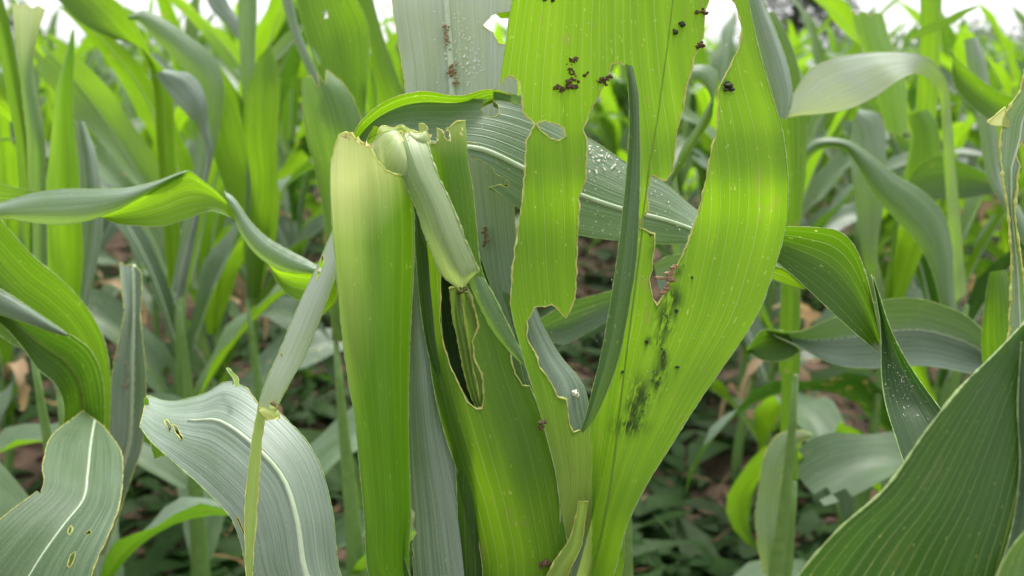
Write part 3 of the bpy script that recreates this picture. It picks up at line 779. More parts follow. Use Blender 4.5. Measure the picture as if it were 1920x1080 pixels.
leaf(pr, [Rib([(1930, 985, 1960, 1000, .285), (1888, 1040, 1980, 1060, .285), (1862, 1100, 1990, 1120, .285), (1830, 1200, 1990, 1220, .29)], side='U', cup=.003, step=16)], c=(.3, .4, .03), rim=0, margin=.0003, label='lighter leaf edge at the bottom right corner')

# right edge: narrow blade eaten down to its rib
pe = plant('corn plant beyond the right edge of the view, its leaf eaten to a ragged strip', 2080, 1250, .50)
ribY4 = Rib([(1925, 120, 1990, 130, .47), (1908, 175, 1965, 185, .468), (1882, 215, 1945, 235, .466), (1874, 262, 1940, 275, .464), (1877, 310, 1912, 315, .462), (1882, 352, 1908, 350, .461), (1889, 392, 1903, 392, .46), (1893, 440, 1908, 440, .46), (1896, 500, 1917, 500, .46), (1894, 560, 1924, 560, .46), (1890, 640, 1935, 640, .46), (1895, 760, 1960, 760, .465)],
            side='U', cup=.003, step=8, jag=.0014, seed=35, mid=(.55, .0006, .001), att=(2080, 1200, .49),
            cuts=[[(1905, 290), (1912, 262), (1925, 285), (1932, 270), (1960, 270), (1950, 310), (1915, 315), (1908, 300)]])
leaf(pe, [ribY4], c=(.45, .9, .25), rim=.0007, margin=.0006, label='ragged leaf strip with brown chewed edges')
leaf(pe, [Rib([(1852, 228, 1856, 234, .462), (1866, 216, 1874, 238, .464), (1884, 200, 1892, 238, .466)], side='L', step=6, jag=.001, pale=one)], name='dried_leaf_tip', c=(.7, .2, 1), rim=.0005, margin=.0006)

# left edge: twisted horizontal leaf
pl = plant('corn plant beyond the left edge, its long twisted leaf reaching across the left side', -220, 900, .60)
S1 = Rib([(-40, 388, -40, 412, .585), (0, 380, 10, 410, .58), (60, 362, 60, 417, .575), (120, 354, 110, 421, .572), (180, 354, 165, 414, .57), (235, 352, 215, 396, .57), (290, 340, 262, 372, .573), (340, 322, 318, 338, .578), (352, 319, 345, 326, .58)], side='U', cup=-.006, step=10, seed=36)
S2 = Rib([(170, 408, 190, 408, .574), (215, 390, 222, 420, .573), (262, 368, 268, 424, .573), (310, 340, 305, 424, .574), (350, 320, 350, 411, .578), (385, 342, 392, 396, .583), (415, 368, 425, 404, .59), (440, 400, 442, 414, .60)], side='L', cup=.003, step=10, seed=37, jag=.0002)
S3 = Rib([(420, 358, 428, 378, .60), (440, 372, 440, 408, .60), (468, 412, 452, 440, .60), (500, 444, 478, 475, .60), (540, 468, 512, 500, .60), (575, 486, 545, 511, .60), (610, 508, 590, 514, .60)], side='U', cup=-.005, step=10, seed=38)
S4 = Rib([(498, 488, 503, 495, .603), (522, 506, 520, 530, .604), (556, 510, 545, 556, .605), (600, 512, 580, 568, .606), (650, 520, 640, 560, .607)], side='L', cup=.003, step=12, seed=39)
leaf(pl, [S1, S2, S3, S4], c=(.62, 1.0, .03), rim=0, margin=.0003, label='long leaf twisting from grey to bright green and back')
leaf(pl, [Rib([(-60, 330, -60, 372, .62), (0, 345, 0, 376, .615), (50, 356, 40, 372, .61), (80, 358, 75, 362, .605)], side='L', step=10)], c=(.55, .3, .1), rim=0)

# left: broad green drooping pair and its plant
p1 = plant('corn plant at the lower left with two broad leaves curving up to the left edge', 165, 1010, .72, r=.013)
T1 = Rib([(-70, 330, -60, 560, .67), (0, 410, -20, 610, .675), (60, 478, 15, 640, .68), (115, 525, 60, 665, .685), (162, 575, 90, 690, .69), (196, 640, 115, 725, .695), (207, 710, 125, 770, .70), (206, 790, 135, 820, .705), (195, 880, 150, 880, .71)], side='L', cup=.01, step=12, att=(165, 1000, .72), seed=40, mid=(.55, .0008, .0018), midmat=M_MIDG)
T2 = Rib([(-60, 560, -60, 580, .63), (0, 560, 0, 606, .632), (50, 588, 45, 655, .635), (95, 610, 70, 690, .64), (140, 632, 105, 722, .65), (172, 660, 120, 760, .66), (192, 710, 118, 810, .675), (196, 790, 125, 860, .69), (185, 880, 145, 900, .705)], side='L', cup=.006, step=12, att=(165, 1010, .72), seed=41, mid=(.5, .0008, .0018), midmat=M_MIDG)
leaf(p1, [T1], c=(0.32, .1, .02), rim=0, margin=.0004, label='broad bright green leaf, the upper of the pair')
leaf(p1, [T2, Rib([(-60, 520, -60, 568, .625), (0, 542, 0, 590, .628), (45, 570, 50, 606, .632), (90, 600, 95, 622, .638), (125, 625, 130, 632, .644)], side='U', cup=-.004, step=12)], c=(0.11, .7, .02), rim=0, margin=.0004, label='darker green leaf, the lower of the pair')
Vr = Rib([(224, 492, 266, 500, .74), (228, 540, 266, 545, .735), (232, 590, 264, 595, .73), (222, 640, 268, 640, .725), (211, 690, 273, 690, .722), (206, 750, 274, 750, .72), (204, 830, 268, 830, .72)], side='U', fold=.012, step=10, att=(175, 1040, .725), seed=42, mid=(.62, .0022, .003), jag=.0006, rough=2, cuts=[[(222, 480), (232, 500), (245, 496), (255, 502), (268, 515), (280, 480)]])
leaf(p1, [Vr], c=(0.11, 1.0, .3), rim=.0005, margin=.0004, label='grey leaf bitten off square, with a thick white midrib')
frass('brown crumbs on the white midrib of the square bitten grey leaf', [(236, 680, 4), (237, 690, 5), (235, 705, 6), (234, 722, 6), (236, 728, 4), (217, 670, 6), (223, 668, 4), (236, 745, 3)], M_DRY, Vr, -.004)
Rr = Rib([(155, 770, 195, 800, .66), (95, 820, 228, 850, .60), (80, 870, 230, 905, .56), (70, 918, 222, 955, .53), (10, 965, 205, 1000, .51), (-50, 1020, 178, 1060, .495), (-110, 1080, 150, 1130, .485), (-160, 1160, 60, 1200, .48)], side='U', fold=.012, step=10, seed=43, mid=(.56, .0009, .0006), jag=.0006, rough=1.4,
         cuts=[[(127, 998), (133, 985), (137, 992), (131, 1004)], [(158, 1002), (168, 992), (173, 1000), (165, 1004)], [(126, 1060), (133, 1040), (142, 1034), (139, 1050), (131, 1064)], [(60, 860), (78, 880), (84, 900), (76, 925), (68, 920), (40, 942), (0, 970), (20, 900)]])
leaf(p1, [Rr], c=(0.16, .4, .15), rim=.0004, margin=.0004, label='low grey green leaf with small holes arching to the bottom left corner')

# left: upright pair
p2 = plant('tall corn plant at the far left with a bright pointed furled leaf', 120, 720, .95, r=.013)
leaf(p2, [Rib([(136, 55, 139, 55, .93), (124, 100, 139, 100, .93), (106, 160, 137, 160, .93), (98, 230, 138, 230, .93), (90, 310, 148, 310, .93), (80, 400, 152, 400, .93), (82, 480, 156, 480, .935), (95, 560, 150, 560, .94)], side='L', cup=-.01, step=12, att=(120, 720, .95), attw=.02)], c=(0.81, .1, 0), rim=0, margin=.0003, label='bright yellow green furled spike')
leaf(p2, [Rib([(142, 225, 158, 228, .955), (146, 290, 180, 290, .955), (150, 370, 192, 370, .955), (150, 440, 192, 440, .955), (145, 520, 176, 520, .955), (130, 600, 160, 600, .955)], side='U', cup=-.01, step=14, att=(120, 730, .95))], c=(0.26, 1, .1), rim=0, margin=.0003)
leaf(p2, [Rib([(60, 330, 78, 330, .96), (50, 420, 90, 420, .96), (58, 500, 92, 500, .955), (80, 600, 110, 600, .95)], side='U', cup=-.01, step=14, att=(120, 730, .95))], c=(0.17, .9, .1), rim=0)
p3 = plant('corn plant in the top left corner with a pale upright bitten leaf', 75, 640, .85, r=.012)
leaf(p3, [Rib([(22, 8, 88, 8, .80), (28, 60, 72, 60, .80), (35, 120, 62, 125, .802), (42, 190, 72, 190, .805), (50, 260, 84, 255, .81), (52, 330, 86, 330, .82), (58, 420, 88, 420, .83)], side='U', cup=-.008, step=10, att=(75, 640, .85), jag=.0006, cuts=[[(10, -10), (22, 2), (35, 14), (45, 4), (60, 16), (72, 10), (84, 18), (100, -10)]], pale=lambda x, y: max(0, min(.6, (140 - y) / 200)))], c=(.5, .5, .1), rim=.0003, margin=.0004, label='pale upright leaf cut off at the top')
leaf(p3, [Rib([(-40, -40, -5, -40, .79), (-10, 60, 20, 55, .80), (10, 160, 38, 150, .81), (28, 260, 55, 250, .82)], side='L', cup=-.006, step=14, att=(75, 600, .85))], c=(.4, .3, .1), rim=0)
leaf(p3, [Rib([(-70, 130, -60, 150, .82), (-10, 130, -20, 190, .83), (40, 170, 10, 220, .84), (70, 210, 45, 250, .85)], side='L', cup=-.006, step=14, att=(75, 600, .85))], c=(.5, .3, .1), rim=0)

# upper left: two arching blades against the sky
p4 = plant('corn plant at the upper left whose leaves arch against the white sky', 330, 560, 1.15, r=.013)
leaf(p4, [Rib([(60, -60, 120, -70, 1.12), (105, -5, 200, -12, 1.12), (150, 42, 245, 28, 1.12), (205, 70, 270, 75, 1.13), (262, 90, 285, 105, 1.14), (285, 150, 320, 150, 1.15)], side='L', cup=.012, step=14, att=(330, 540, 1.15))], c=(0.36, .3, .03), rim=0, label='broad leaf slanting down from the top left')
leaf(p4, [Rib([(238, 36, 244, 28, 1.12), (262, 42, 270, 20, 1.12), (290, 75, 312, 38, 1.12), (325, 108, 360, 72, 1.125), (360, 150, 400, 105, 1.13), (380, 200, 420, 160, 1.14), (370, 280, 410, 250, 1.15)], side='U', cup=-.008, step=12, att=(330, 540, 1.15))], c=(0.43, .75, .03), rim=0, label='pale leaf arching over to the right against the sky')
leaf(p4, [Rib([(290, 140, 310, 130, 1.08), (320, 180, 360, 140, 1.08), (350, 215, 385, 180, 1.08), (372, 240, 390, 225, 1.09), (386, 300, 398, 290, 1.10)], side='U', cup=-.008, step=12, att=(335, 560, 1.15), jag=.0008)], c=(0.07, 1, .2), rim=0, label='grey leaf crossing in front of the green ones')
p5 = plant('corn plant left of centre with a wide green leaf leaning right', 470, 560, 1.25, r=.013)
leaf(p5, [Rib([(330, 110, 390, 95, 1.2), (362, 165, 430, 150, 1.2), (385, 225, 470, 215, 1.2), (400, 290, 500, 290, 1.21), (425, 360, 522, 350, 1.22), (455, 430, 520, 430, 1.23)], side='L', cup=.012, step=14, att=(475, 560, 1.25))], c=(0.32, .2, .03), rim=0)
leaf(p5, [Rib([(448, -60, 480, -60, 1.2), (446, 20, 482, 20, 1.2), (450, 110, 478, 110, 1.205), (455, 200, 485, 200, 1.21), (462, 300, 492, 300, 1.22)], side='U', cup=-.006, step=14, att=(475, 560, 1.25))], c=(0.36, .6, .03), rim=0, label='slim pale leaf rising straight to the top edge')
leaf(p5, [Rib([(478, 120, 510, 85, 1.16), (460, 180, 525, 150, 1.16), (458, 260, 520, 250, 1.17), (470, 340, 520, 350, 1.19)], side='L', cup=-.01, step=14, att=(475, 560, 1.25))], c=(0.43, .1, 0), rim=0)
leaf(p5, [Rib([(375, -60, 410, -60, 1.3), (392, 10, 425, 0, 1.3), (425, 48, 445, 30, 1.3), (450, 80, 470, 50, 1.3)], side='U', step=14, cup=-.004)], c=(0.07, 1, .2), rim=0)

p6 = plant('corn plant just left of the front plant, tall leaves with bite slits', 640, 640, .95, r=.014)
leaf(p6, [Rib([(560, -80, 640, -90, .88), (556, 0, 660, -20, .88), (575, 70, 690, 50, .885), (600, 150, 690, 150, .89), (610, 230, 680, 250, .90), (620, 330, 680, 340, .92), (625, 430, 670, 430, .93)], side='L', cup=.01, step=10, att=(640, 640, .95), rough=1, cuts=[[(606, 18), (614, 20), (615, 33), (609, 35), (604, 26)], [(583, 88), (590, 90), (600, 112), (602, 122), (596, 122), (588, 104)]])], c=(0.36, .1, .03), rim=0, margin=.0004, label='green leaf with bite slits left of the front plant')
leaf(p6, [Rib([(645, -60, 690, -70, .92), (650, 20, 700, 0, .92), (658, 90, 722, 80, .925), (672, 160, 748, 150, .93), (690, 230, 775, 225, .94), (690, 320, 760, 320, .945)], side='L', cup=-.008, step=11, att=(640, 640, .95), rough=1, cuts=[[(683, 66), (690, 70), (697, 98), (694, 104), (687, 92)]])], c=(0.40, .35, .03), rim=0, margin=.0004, label='paler leaf just behind the top of the front plant')
leaf(p6, [Rib([(566, 148, 610, 128, .84), (566, 200, 655, 170, .84), (575, 260, 682, 240, .845), (590, 320, 690, 310, .855), (605, 400, 690, 400, .87), (615, 500, 680, 500, .89)], side='U', cup=-.014, step=10, att=(640, 640, .95), jag=.0008, cuts=[[(555, 170), (570, 146), (582, 142), (592, 160), (598, 162), (596, 138), (610, 160), (612, 130), (640, 110), (600, 90), (550, 120)]])], c=(0.40, .3, .1), rim=.0004, margin=.0004, label='bitten off leaf stub standing in front of the taller leaves')
leaf(p6, [Rib([(685, 130, 700, 126, .90), (690, 175, 708, 175, .90), (692, 230, 706, 230, .90)], side='L', cup=-.003, step=14, att=(660, 600, .93))], c=(0.72, 0, 0), rim=0)
leaf(p6, [Rib([(515, -50, 540, -60, 1.0), (545, 60, 560, 50, 1.0), (585, 160, 600, 150, 1.0), (615, 260, 632, 250, 1.0), (640, 340, 655, 340, .99)], side='U', cup=-.003, step=14, att=(640, 640, .95))], c=(0.22, .8, .1), rim=0)

# right: arching leaf, grey horizontal leaf and others
p7 = plant('corn plant right of centre, one long leaf arching over and hanging down', 1480, 900, 1.0, r=.012)
leaf(p7, [Rib([(1468, 395, 1484, 395, .97), (1476, 345, 1492, 350, .96), (1492, 300, 1510, 308, .95), (1528, 262, 1540, 280, .94), (1585, 262, 1582, 280, .935), (1632, 290, 1608, 312, .93), (1680, 328, 1640, 366, .925), (1730, 358, 1680, 412, .92), (1768, 400, 1720, 455, .915), (1785, 460, 1748, 510, .91), (1788, 530, 1764, 570, .905), (1795, 600, 1785, 610, .90)], side='U', cup=-.008, step=10, seed=50)], c=(.25, .45, .02), rim=0, margin=.0004, label='long leaf arching over to the right and hanging down')
leaf(p7, [Rib([(1468, 395, 1484, 395, .97), (1465, 460, 1485, 460, .98), (1466, 560, 1488, 560, .99)], side='L', cup=-.006, step=14, att=(1480, 900, 1.0))], c=(.3, .6, .02), rim=0, name='leaf_sheath')
p8 = plant('corn plant at the right holding a flat grey leaf level above the weeds', 1985, 880, .70, r=.012)
leaf(p8, [Rib([(1400, 655, 1402, 660, .78), (1425, 622, 1432, 676, .775), (1448, 618, 1470, 676, .77), (1475, 622, 1500, 660, .765)], side='L', cup=.006, step=11),
          Rib([(1438, 617, 1446, 626, .77), (1495, 622, 1500, 652, .76), (1548, 602, 1550, 678, .75), (1605, 580, 1600, 690, .74), (1660, 562, 1665, 690, .73), (1720, 560, 1725, 686, .72), (1775, 575, 1775, 692, .715), (1820, 598, 1815, 700, .71), (1872, 652, 1855, 700, .705), (1910, 700, 1890, 740, .70)], side='U', cup=.014, fold=.01, step=12, att=(1985, 870, .70), seed=51, mid=(.46, .0007, .0018), wave=.002)], c=(.15, .95, .02), rim=0, margin=.0004, label='flat grey green leaf with a white midrib')
leaf(p8, [Rib([(1856, 510, 1885, 505, .66), (1846, 570, 1900, 560, .66), (1840, 640, 1910, 640, .665), (1850, 720, 1920, 720, .67)], side='L', cup=-.01, step=12, att=(1985, 880, .70))], c=(.3, .1, .02), rim=0, label='short rounded green leaf at the right edge')
p9 = plant('corn plant at the upper right with a bright hanging leaf end cut off jagged', 1650, 620, 1.3, r=.013)
leaf(p9, [Rib([(1598, 20, 1655, 25, 1.2), (1605, 60, 1668, 70, 1.19), (1622, 110, 1685, 110, 1.18), (1640, 170, 1700, 165, 1.17), (1655, 220, 1702, 215, 1.165), (1668, 262, 1702, 262, 1.16)], side='U', cup=-.012, step=10, jag=.001, cuts=[[(1660, 240), (1668, 252), (1672, 246), (1678, 262), (1682, 248), (1688, 256), (1694, 246), (1702, 254), (1710, 240), (1710, 290), (1650, 290)], [(1590, 10), (1605, 28), (1618, 20), (1630, 30), (1645, 22), (1665, 32), (1670, 5)]])], c=(.75, .25, .05), rim=.0005, margin=.0005, label='hanging leaf end cut off in a jagged line')
leaf(p9, [Rib([(1722, -60, 1768, -60, 1.25), (1726, 40, 1765, 40, 1.25), (1722, 120, 1762, 120, 1.26), (1715, 220, 1755, 220, 1.27)], side='L', cup=-.012, step=14, att=(1655, 620, 1.3))], c=(.6, .2, .05), rim=0)
leaf(p9, [Rib([(1705, 65, 1712, 75, 1.2), (1735, 48, 1745, 62, 1.2), (1775, 32, 1785, 46, 1.2), (1805, 18, 1812, 26, 1.2), (1832, 10, 1834, 14, 1.2)], side='L', step=12, jag=.001)], name='torn_leaf', c=(.5, .2, .3), rim=0)
leaf(p9, [Rib([(1700, 215, 1740, 205, 1.22), (1712, 260, 1758, 235, 1.21), (1700, 330, 1765, 300, 1.21), (1690, 400, 1755, 400, 1.22)], side='L', cup=-.01, step=14, att=(1655, 640, 1.3))], c=(.5, .1, .03), rim=0)
leaf(p9, [Rib([(1600, 225, 1612, 205, 1.1), (1595, 270, 1650, 215, 1.1), (1598, 330, 1662, 300, 1.1), (1606, 400, 1655, 390, 1.12), (1615, 470, 1645, 470, 1.15)], side='U', cup=-.008, step=12, att=(1655, 620, 1.3))], c=(.3, .9, .3), rim=0, margin=.0004)
leaf(p9, [Rib([(1905, 338, 1908, 346, 1.1), (1860, 330, 1865, 362, 1.1), (1805, 305, 1810, 372, 1.1), (1755, 292, 1755, 375, 1.12), (1715, 320, 1710, 390, 1.15), (1690, 380, 1680, 430, 1.2)], side='U', cup=.006, step=12, att=(1655, 640, 1.3))], c=(.15, .15, .2), rim=0, label='dark green leaf held level to the right')
pq = plant('corn plant at the upper right whose leaf sweeps in from the right edge', 1990, 560, 1.0, r=.012)
leaf(pq, [Rib([(1780, 92, 1788, 98, .95), (1796, 112, 1786, 150, .95), (1840, 150, 1815, 195, .95), (1880, 176, 1860, 228, .95), (1930, 190, 1915, 260, .96), (1985, 230, 1950, 290, .98)], side='L', cup=.008, step=12, att=(1990, 560, 1.0))], c=(.28, .3, .1), rim=0, margin=.0004, label='green leaf slanting down towards the right edge')
leaf(pq, [Rib([(1808, 75, 1832, 68, 1.05), (1812, 110, 1848, 110, 1.05), (1822, 160, 1856, 160, 1.05), (1835, 240, 1868, 240, 1.05), (1850, 330, 1880, 330, 1.05)], side='U', cup=-.008, step=12, att=(1990, 560, 1.0))], c=(.4, .9, .2), rim=0, margin=.0003)
pw = plant('corn plant at the upper right holding a pale leaf out to the left', 1800, 570, 1.1, r=.012)
leaf(pw, [Rib([(1466, 219, 1470, 221, .70), (1478, 196, 1500, 217, .70), (1494, 165, 1545, 213, .70), (1520, 130, 1590, 205, .70), (1570, 108, 1640, 182, .70), (1640, 98, 1685, 150, .71), (1722, 102, 1718, 138, .76), (1760, 128, 1744, 152, .84), (1780, 175, 1762, 188, .92)], side='U', cup=-.003, att=(1800, 560, 1.1), pale=lambda x, y: max(0, min(.45, (1740 - x) / 120)), step=11)], c=(.6, 1, .02), rim=0, margin=.0004, label='pale grey wedge shaped leaf')
p10 = plant('corn plant behind the right side of the bright leaf, dull upright leaf', 1480, 700, .86, r=.012)
leaf(p10, [Rib([(1392, -70, 1422, -70, .60), (1400, 0, 1430, -5, .60), (1418, 70, 1456, 60, .60), (1436, 130, 1478, 125, .60), (1452, 185, 1486, 185, .60), (1460, 220, 1474, 224, .60)], side='U', cup=-.006, step=11)], c=(.3, 1, .4), rim=0, margin=.0004, label='silvery leaf tip close behind the bright leaf')
leaf(p10, [Rib([(1425, 30, 1450, 20, .82), (1430, 80, 1478, 70, .82), (1440, 150, 1500, 140, .82), (1452, 230, 1512, 230, .825), (1460, 330, 1510, 330, .83), (1468, 430, 1500, 430, .84)], side='L', cup=-.01, step=11, att=(1480, 700, .86))], c=(.3, 1, .4), rim=0, margin=.0004, label='upright dull green leaf behind the silvery tip')
leaf(p10, [Rib([(1285, 128, 1300, 160, .75), (1300, 122, 1310, 155, .75), (1325, 122, 1330, 175, .75), (1345, 135, 1335, 220, .755), (1340, 170, 1310, 260, .76), (1310, 230, 1280, 310, .77), (1270, 300, 1250, 370, .78)], side='U', cup=-.006, step=11, att=(1300, 700, .82))], c=(.35, .6, .05), rim=0, margin=.0003)
p11 = plant('corn plant behind the bright leaf on the right, low broad leaf in the torn gap', 1180, 760, .72, r=.012)
leaf(p11, [Rib([(1010, 600, 1030, 640, .70), (1060, 570, 1060, 645, .70), (1110, 555, 1110, 620, .70), (1160, 545, 1150, 600, .71), (1220, 560, 1200, 620, .72)], side='U', cup=.008, step=12, att=(1180, 760, .72))], c=(.1, .4, .03), rim=0, label='dark leaf seen through the torn gap')
leaf(p11, [Rib([(1225, 495, 1235, 540, .64), (1260, 478, 1270, 560, .64), (1320, 480, 1310, 560, .64), (1380, 510, 1360, 570, .65)], side='U', cup=.006, step=12)], c=(.2, .8, .03), rim=0)
p12 = plant('corn plant near the bottom centre right with a yellow edged drooping leaf', 1440, 1120, .95, r=.010)
leaf(p12, [Rib([(1520, 812, 1524, 820, .95), (1488, 806, 1500, 832, .94), (1452, 820, 1480, 850, .935), (1430, 862, 1468, 880, .93), (1422, 915, 1464, 920, .928), (1416, 965, 1462, 965, .925), (1420, 1020, 1460, 1020, .92), (1430, 1075, 1455, 1080, .92)], side='U', cup=-.004, step=12, jag=.0008, pale=lambda x, y: .1)], c=(.4, .5, .9), rim=.0006, margin=.0009, label='drooping leaf with yellowed margins')
# ================================================================== ground
def ground_z(x, y):
    q = Vector((x * .9, y * .9, 0))
    return .035 * noise.noise(q) + .018 * noise.noise(q * 4) + .03 * math.sin(x * 2 * math.pi / .75 + .6) * (1 if y < 14 else 0)
gx = [-400, -150, -60, -25] + list(np.arange(-12, 12.01, .16)) + [25, 60, 150, 400]
gy = [-30, -8, -2] + list(np.arange(-.4, 14, .12)) + [16, 20, 28, 40, 70, 120, 250, 600, 1200]
V = [(x, y, ground_z(x, y) if abs(x) < 13 and y < 16 else 0) for y in gy for x in gx]
nx = len(gx)
F = [(j * nx + i, j * nx + i + 1, (j + 1) * nx + i + 1, (j + 1) * nx + i) for j in range(len(gy) - 1) for i in range(nx - 1)]
M_SOIL = solid_mat('soil', (0.05, 0.030, 0.018), (0.125, 0.075, 0.046), 9, .95, .8, 8, .03)
gr = link('ground', mesh('ground', V, F, [M_SOIL])); gr['kind'] = 'structure'

rng = random.Random(11)
# clods
V, F = [], []
for k in range(1100):
    y = .9 + 6.5 * rng.random() ** 1.4; x = rng.uniform(-.75, .75) * (y + .4)
    blob(V, F, (x, y, ground_z(x, y) + .002), rng.uniform(.008, .032), k * .7, 1.2, 1, .6) if k < 900 else None
tag(link('soil_clods', mesh('soil_clods', V, F, [M_SOIL])), 'crumbly reddish brown soil clods between the corn rows', 'soil clods', kind='stuff')

# weeds: thousands of small bent leaves in loose rosettes
def quad_leaf(V, F, base, d, up, L, Wd, bend, n=3):
    side = d.cross(up)
    if side.length < 1e-6: side = Vector((1, 0, 0))
    side.normalize()
    b = len(V)
    p = Vector(base); dr = d.normalized()
    for i in range(n + 1):
        t = i / n
        wd = Wd * math.sin(math.pi * min(.96, t * .86 + .12)) * .5
        V.append(p - side * wd); V.append(p + side * wd)
        dr = (dr - Vector((0, 0, 1)) * bend / n).normalized()
        p = p + dr * (L / n)
    for i in range(n):
        F.append((b + 2 * i, b + 2 * i + 1, b + 2 * i + 3, b + 2 * i + 2))
wm = []
for nm, c, tc in (('weed_leaf_green', (0.022, 0.06, 0.010), (0.07, 0.18, 0.012)), ('weed_leaf_grey', (0.045, 0.08, 0.03), (0.08, 0.15, 0.02)), ('dry_litter', (0.17, 0.115, 0.06), (0.2, 0.13, 0.05))):
    wm.append(thin_mat(nm, c, tc, .3, .6, 60, None, .12))
for kind, (cnt, mats, label, cat, nm) in enumerate(((3900, wm[0], 'low dense green weeds covering the soil between the corn', 'weeds', 'weeds'),
                                                   (1700, wm[1], 'paler grey green weeds mixed through the ground cover', 'weeds', 'pale_weeds'),
                                                   (4200, wm[2], 'dry brown leaf litter and straw on the soil', 'leaf litter', 'leaf_litter'))):
    V, F = [], []
    for k in range(cnt):
        y = .8 + 10 * rng.random() ** 1.5; x = rng.uniform(-.7, .7) * (y + .5)
        if kind < 2 and noise.noise(Vector((x * 1.7, y * 1.7, kind * 5))) < -.12 and rng.random() < .8: continue
        z = ground_z(x, y)
        if kind == 2:
            a = rng.uniform(0, 6.28)
            quad_leaf(V, F, (x, y, z + rng.uniform(0, .02)), Vector((math.cos(a), math.sin(a), rng.uniform(-.1, .5))), Vector((0, rng.uniform(-.5, .5), 1)), rng.uniform(.04, .16), rng.uniform(.004, .02), rng.uniform(-.2, 1.2))
            continue
        m = rng.randint(4, 9); h = rng.uniform(0, .10)
        for j in range(m):
            a = rng.uniform(0, 6.28); e = rng.uniform(.1, 1.3)
            d = Vector((math.cos(a), math.sin(a), e))
            L = rng.uniform(.025, .10) if rng.random() < .8 else rng.uniform(.1, .22)
            quad_leaf(V, F, (x + rng.gauss(0, .02), y + rng.gauss(0, .02), z + h * rng.random()), d, Vector((0, 0, 1)), L, L * rng.choice((.12, .3, .45)), rng.uniform(.4, 2.0))
    tag(link(nm, mesh(nm, V, F, [mats])), label, cat, kind='stuff')

# ================================================================== corn field
def blade_mesh(rg, L, Wd, ang, az, droop, z0, twist=0, chop=None, nseg=18, bites=0, nw=6, r0=.01):
    """blade in plant space: rises from the stalk at height z0, arches over; chop = keeps only that part"""
    V, UV, F = [], [], []
    p = Vector((math.cos(az) * r0, math.sin(az) * r0, z0))
    a = ang
    hd = Vector((math.cos(az), math.sin(az), 0))
    tw = 0; az2 = az
    vmax = chop or 1
    for i in range(nseg + 1):
        t = i / nseg * vmax
        d = hd * math.cos(a) + Vector((0, 0, 1)) * math.sin(a)
        side = hd.cross(Vector((0, 0, 1)))
        nrm = side.cross(d).normalized()
        s2 = side * math.cos(tw) + nrm * math.sin(tw)
        n2 = nrm * math.cos(tw) - side * math.sin(tw)
        wd = Wd * (min(1, .35 + t * 2.6)) * (1 - max(0, t - .45) ** 1.7 / (.55 ** 1.7)) ** .9 if t < 1 else .001
        wd = max(wd, .0015)
        for k in range(nw + 1):
            u = k / nw * 2 - 1
            e = .12 * wd * math.sin(t * 26 + (3 if u > 0 else 0) + az * 7) * abs(u) ** 2 * (.4 + t)
            V.append(p + s2 * (u * wd * .5) + n2 * (abs(u) * wd * (.28 - .18 * t) + e))
            UV.append((u * Wd * .5 + .5, t * L))
        p = p + d * (L / nseg * vmax)
        a -= droop * (.35 + 1.6 * t) / nseg * vmax * 1.4
        tw += twist / nseg
        hd = Matrix.Rotation(twist * .15 / nseg, 3, 'Z') @ hd
    dead = set()
    for b in range(bites):
        j = rg.randint(3, nseg - 2); k = rg.choice((0, nw - 1, rg.randint(1, nw - 2)))
        for q in range(rg.randint(1, 2)): dead.add((min(j + q, nseg - 1), k))
    if chop:
        for k in range(nw):
            if rg.random() < .5: dead.add((nseg - 1, k))
    for j in range(nseg):
        for k in range(nw):
            if (j, k) in dead: continue
            q = j * (nw + 1) + k
            F.append((q, q + 1, q + nw + 2, q + nw + 1))
    # white midrib as a thin raised keel on the under side and a pale line on top
    return V, UV, F

def set_uv(me, UV):
    l = me.uv_layers.new(name='UVMap')
    vi = np.zeros(len(me.loops), int); me.loops.foreach_get('vertex_index', vi)
    l.data.foreach_set('uv', np.array(UV, float)[vi].ravel())

